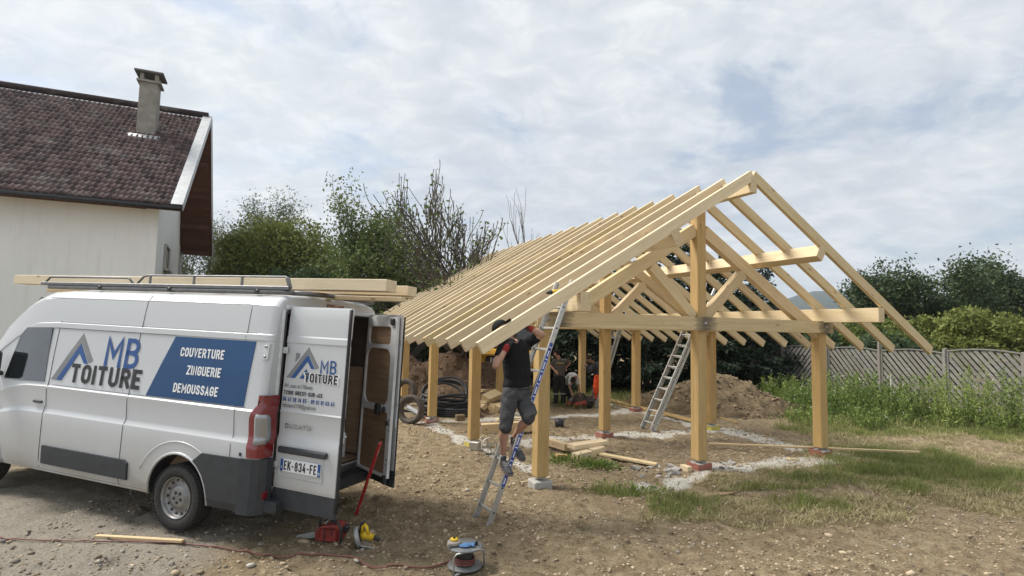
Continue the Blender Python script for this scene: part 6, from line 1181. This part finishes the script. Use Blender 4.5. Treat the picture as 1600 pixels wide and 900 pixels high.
for i in range(len(pl_)-1):
    for t_ in np.linspace(0, 1, 8, endpoint=False):
        a_ = G(pl_[i][0]*(1-t_)+pl_[i+1][0]*t_, pl_[i][1]*(1-t_)+pl_[i+1][1]*t_); P.append((a_.x, a_.y, gz(a_)+.010))
P = np.array(P); k_ = np.ones(13)/13; sm_ = lambda A_: np.stack([np.convolve(np.pad(A_[:, i], 6, 'edge'), k_, 'valid') for i in range(3)], -1); Pz = sm_(P); Pz[:, 2] = ground_z(Pz[:, 0], Pz[:, 1])+.014; Pz = np.maximum(sm_(Pz), Pz-np.array([9, 9, 0]))*np.array([0, 0, 1])+sm_(Pz)*np.array([1, 1, 0]); Pz = [(p.x-.08, p.y-.02, z0+.05)]+[tuple(q) for q in Pz[2:]]
tag(MB().tube(Pz, .0078, 6).build('extension_cord', CAB), 'red-brown cable running from the reel across the gravel to the left', 'cord')
# chainsaw
p = G(516, 838); zg = gz(p); cs = empty('chainsaw', (p.x, p.y, zg), R(-8), 'red chainsaw standing under the open left van door', 'chainsaw'); CR = simple('chainsaw_red', (.24, .035, .028), .45, 0, .35, 14)
poly = [(-.13, .02), (.13, .02), (.155, .07), (.15, .17), (.09, .20), (-.02, .185), (-.09, .17), (-.135, .12)]
b_ = MB().prism(poly, .17, Matrix.Translation((0, .085, 0)) @ Matrix.Rotation(R(90), 4, 'X')); bo = b_.build('motor_housing', CR, cs); md = bo.modifiers.new('b', 'BEVEL'); md.width = .018; md.segments = 3
MB().box((.02, -.090, .10), (.20, .012, .12), bev=.02).build('side_cover', CR, cs); MB().box((-.02, -.098, .10), (.010, .008, .12)).box((.06, -.098, .13), (.008, .008, .07)).build('cover_slot', BLACKP, cs)
MB().tube([(-.08, -.07, .16), (-.085, -.075, .24), (-.07, -.06, .265), (.06, -.06, .262), (.075, -.06, .24), (.07, -.06, .17)], .014, 8).build('top_handle', BLACKP, cs); MB().tube([(.05, -.10, .24), (.13, -.105, .23), (.165, -.105, .16), (.165, -.105, .05), (.14, -.105, .0), (.03, -.1, -.0)], .013, 8).build('rear_guard', BLACKP, cs); MB().box((.17, 0, .14), (.06, .08, .07), bev=.015).build('starter', BLACKP, cs); MB().box((-.02, -.06, .21), (.05, .05, .04), bev=.01).build('fuel_cap', CHROME, cs)
bp = [(-.12, .035), (-.32, -.005), (-.345, .005), (-.35, .03), (-.33, .05), (-.12, .105)]; MB().prism(bp, .008, Matrix.Translation((0, -.05, .012)) @ Matrix.Rotation(R(90), 4, 'X')).build('guide_bar', simple('bar_steel', (.42, .42, .40), .4, .5), cs); MB().tube([(x, -.054, z+.012) for x, z in bp], .006, 5).build('chain', BLACKP, cs)
# circular saw
p = G(566, 850); zg = gz(p); cs = empty('circular_saw', (p.x, p.y, zg), R(20), 'yellow circular saw resting on its blade guard between chainsaw and cable', 'circular saw'); TY = MATS['tool_yellow']
axb = (.93, -.25, .25); MB().lathe([(0, -.012), (.095, -.012), (.098, 0), (.095, .012), (0, .012)], (-.05, 0, .095), (.95, -.15, .25), 28).build('blade_guard', simple('guard_grey', (.22, .22, .23), .5), cs); MB().lathe([(0, -.018), (.085, -.017), (.085, -.014), (0, -.014)], (-.05, 0, .090), (.95, -.15, .25), 32).build('blade', simple('rusty_blade', (.07, .045, .03), .6, .4), cs)
MB().lathe([(.070, -.028), (.1, -.02), (.103, .014), (.07, .02)], (-.045, 0, .105), (.95, -.15, .25), 24).build('upper_guard', simple('cast_grey', (.36, .36, .36), .4, .4), cs)
MB().box((.035, -.0, .02), (.16, .14, .008), Matrix.Rotation(R(18), 3, 'Y'), bev=.003).build('base_plate', ALU, cs); MB().tube([(-.01, 0, .10), (.03, -.01, .12), (.10, -.015, .085)], [.038, .04, .034], 12).build('motor', TY, cs); MB().tube([(-.01, .02, .10), (0, .02, .19), (.02, 0, .215), (.035, -.03, .20), (.05, -.04, .13)], .017, 8).build('handle', TY, cs); MB().tube([(-.02, .03, .14), (-.01, .03, .215), (.01, .02, .235)], .014, 8).build('grip', BLACKP, cs); MB().tube([(.10, -.015, .085), (.135, -.02, .075), (.165, -.02, .06)], [.022, .02, .016], 10).build('side_grip', BLACKP, cs)
# red level
A = G(557, 801); A.z = gz(A); B = D(594, 692, 6.15); B2 = B; e = empty('spirit_level', A, 0, 'long red spirit level leaning against the open right van door', 'spirit level'); dv = B2-A; m_ = frame(A, B2, (0, -1, .3)); m_.translation = (0, 0, 0)
RDL = simple('level_red', (.42, .022, .02), .4, 0, .1, 20); L_ = dv.length; link('beam_body', MB().box((L_/2, 0, 0), (L_, .024, .055), bev=.003).mesh('beam_body'), RDL, e, mtx=m_); link('edge_strip', MB().box((L_/2, .0135, 0), (L_*.99, .003, .040)).mesh('edge_strip'), simple('pale_edge', (.5, .47, .44), .5), e, mtx=m_)
for f_ in (.12, .5, .88): link('vial', MB().box((L_*f_, 0, .0), (.045, .027, .020), bev=.002).mesh('vial'), simple('vial_clear%d' % int(f_*100), (.55, .5, .42), .2), e, mtx=m_)
# nail gun on the rafters, petrol saw at the back
p = D(868, 457, 6.85); e = empty('cordless_drill', p, R(30), 'yellow and black cordless tool lying on the rafters beside the ladder top', 'drill'); MB().tube([(-.06, 0, 0), (.09, 0, .02)], [.03, .028], 10).build('body', TY, e); MB().tube([(-.06, 0, 0), (-.13, 0, -.01)], [.03, .018], 10).build('chuck', BLACKP, e); MB().box((.04, 0, -.06), (.04, .035, .11), bev=.01).build('handle', BLACKP, e)
p = G(905, 635); zg = gz(p); e = empty('petrol_cut_off_saw', (p.x, p.y, zg), R(-5), 'red and black petrol saw on the ground between the bent worker and a post', 'petrol saw'); DK = simple('dusty_black', (.07, .065, .06), .8, 0, .3, 12); RD2 = simple('dusty_red', (.30, .05, .04), .6, 0, .3, 10)
MB().box((.0, .08, .26), (.36, .28, .24), bev=.06).build('engine', DK, e); MB().tube([(-.14, -.1, .10), (-.05, -.1, .12), (.20, -.1, .17)], [.065, .07, .07], 10).build('belt_cover', RD2, e); MB().lathe([(0, -.02), (.17, -.02), (.17, .02), (0, .02)], (.28, 0, .18), (.2, -1, 0), 26).build('disc', DK, e); MB().tube([(-.25, -.05, .05), (-.18, -.08, .25), (-.02, -.08, .43), (.12, -.06, .42), (.2, -.04, .3)], .018, 8).build('front_handle', DK, e); MB().box((-.28, .05, .10), (.20, .18, .12), bev=.04).build('tank', RD2, e); MB().box((-.2, .1, .2), (.2, .16, .14), bev=.05).build('air_box', simple('dusty_grey', (.22, .2, .19), .8), e)

# things inside the van
def in_van(o, label, cat): o.matrix_world = VM @ o.matrix_world; return tag(o, label, cat, 'tools and bags inside the van')
m = MB(); ell(m, (0, 0, .12), (.22, .16, .13)); ell(m, (.12, .05, .08), (.14, .12, .09)); o = blob('tool_bag', m, cloth('blue_black_bag', (.02, .03, .045)), None, .012, 3, folds=.04); o.matrix_world = Matrix.Translation((-.72, .10, .575)); in_van(o, 'dark slack tool bag on the load floor just inside the rear opening', 'bag')
e = empty('wooden_crate', (0, 0, 0)); 
for k in range(3): MB().box((0, .19, .05+.1*k), (.40, .018, .085)).build('slat', PLY, e); MB().box((0, -.19, .05+.1*k), (.40, .018, .085)).build('slat', PLY, e)
MB().box((-.2, 0, .15), (.018, .40, .30)).box((.2, 0, .15), (.018, .40, .30)).box((0, 0, .01), (.4, .4, .018)).build('crate_box', PLY, e); e.matrix_world = Matrix.Translation((-.15, .15, .578)); in_van(e, 'brown wooden crate farther inside the van behind the tool bag', 'crate')
o = MB().box((0, 0, .13), (.42, .24, .26), bev=.02).box((0, 0, .28), (.16, .03, .04), bev=.01).build('tool_case', simple('faded_red_case', (.22, .04, .03), .6)); o.matrix_world = Matrix.Translation((-.45, -.58, 1.012)); in_van(o, 'faded red tool case on the middle shelf inside the van', 'case')
o = MB().tube([(0, -.55, 0), (0, .2, .02)], .02, 8).build('steel_tube', STEEL); o.matrix_world = Matrix.Translation((-.80, .45, .60)); in_van(o, 'pale steel tube lying across the load floor behind the open left door', 'tube')
# ---------------------------------------------------------------- haze
t = bpy.data.materials.new('haze_air'); t.use_nodes = True; q = t.node_tree; q.nodes.clear(); pv = q.nodes.new('ShaderNodeVolumePrincipled'); mo = q.nodes.new('ShaderNodeOutputMaterial')
pv.inputs['Color'].default_value = (.80, .88, 1, 1); pv.inputs['Density'].default_value = .00030; pv.inputs['Anisotropy'].default_value = .2; q.links.new(pv.outputs[0], mo.inputs['Volume'])
bz = MB().box((300, 1350, 120), (9000, 9800, 260)); tag(bz.build('haze', t), 'thin air haze over the valley', 'haze', kind='stuff')
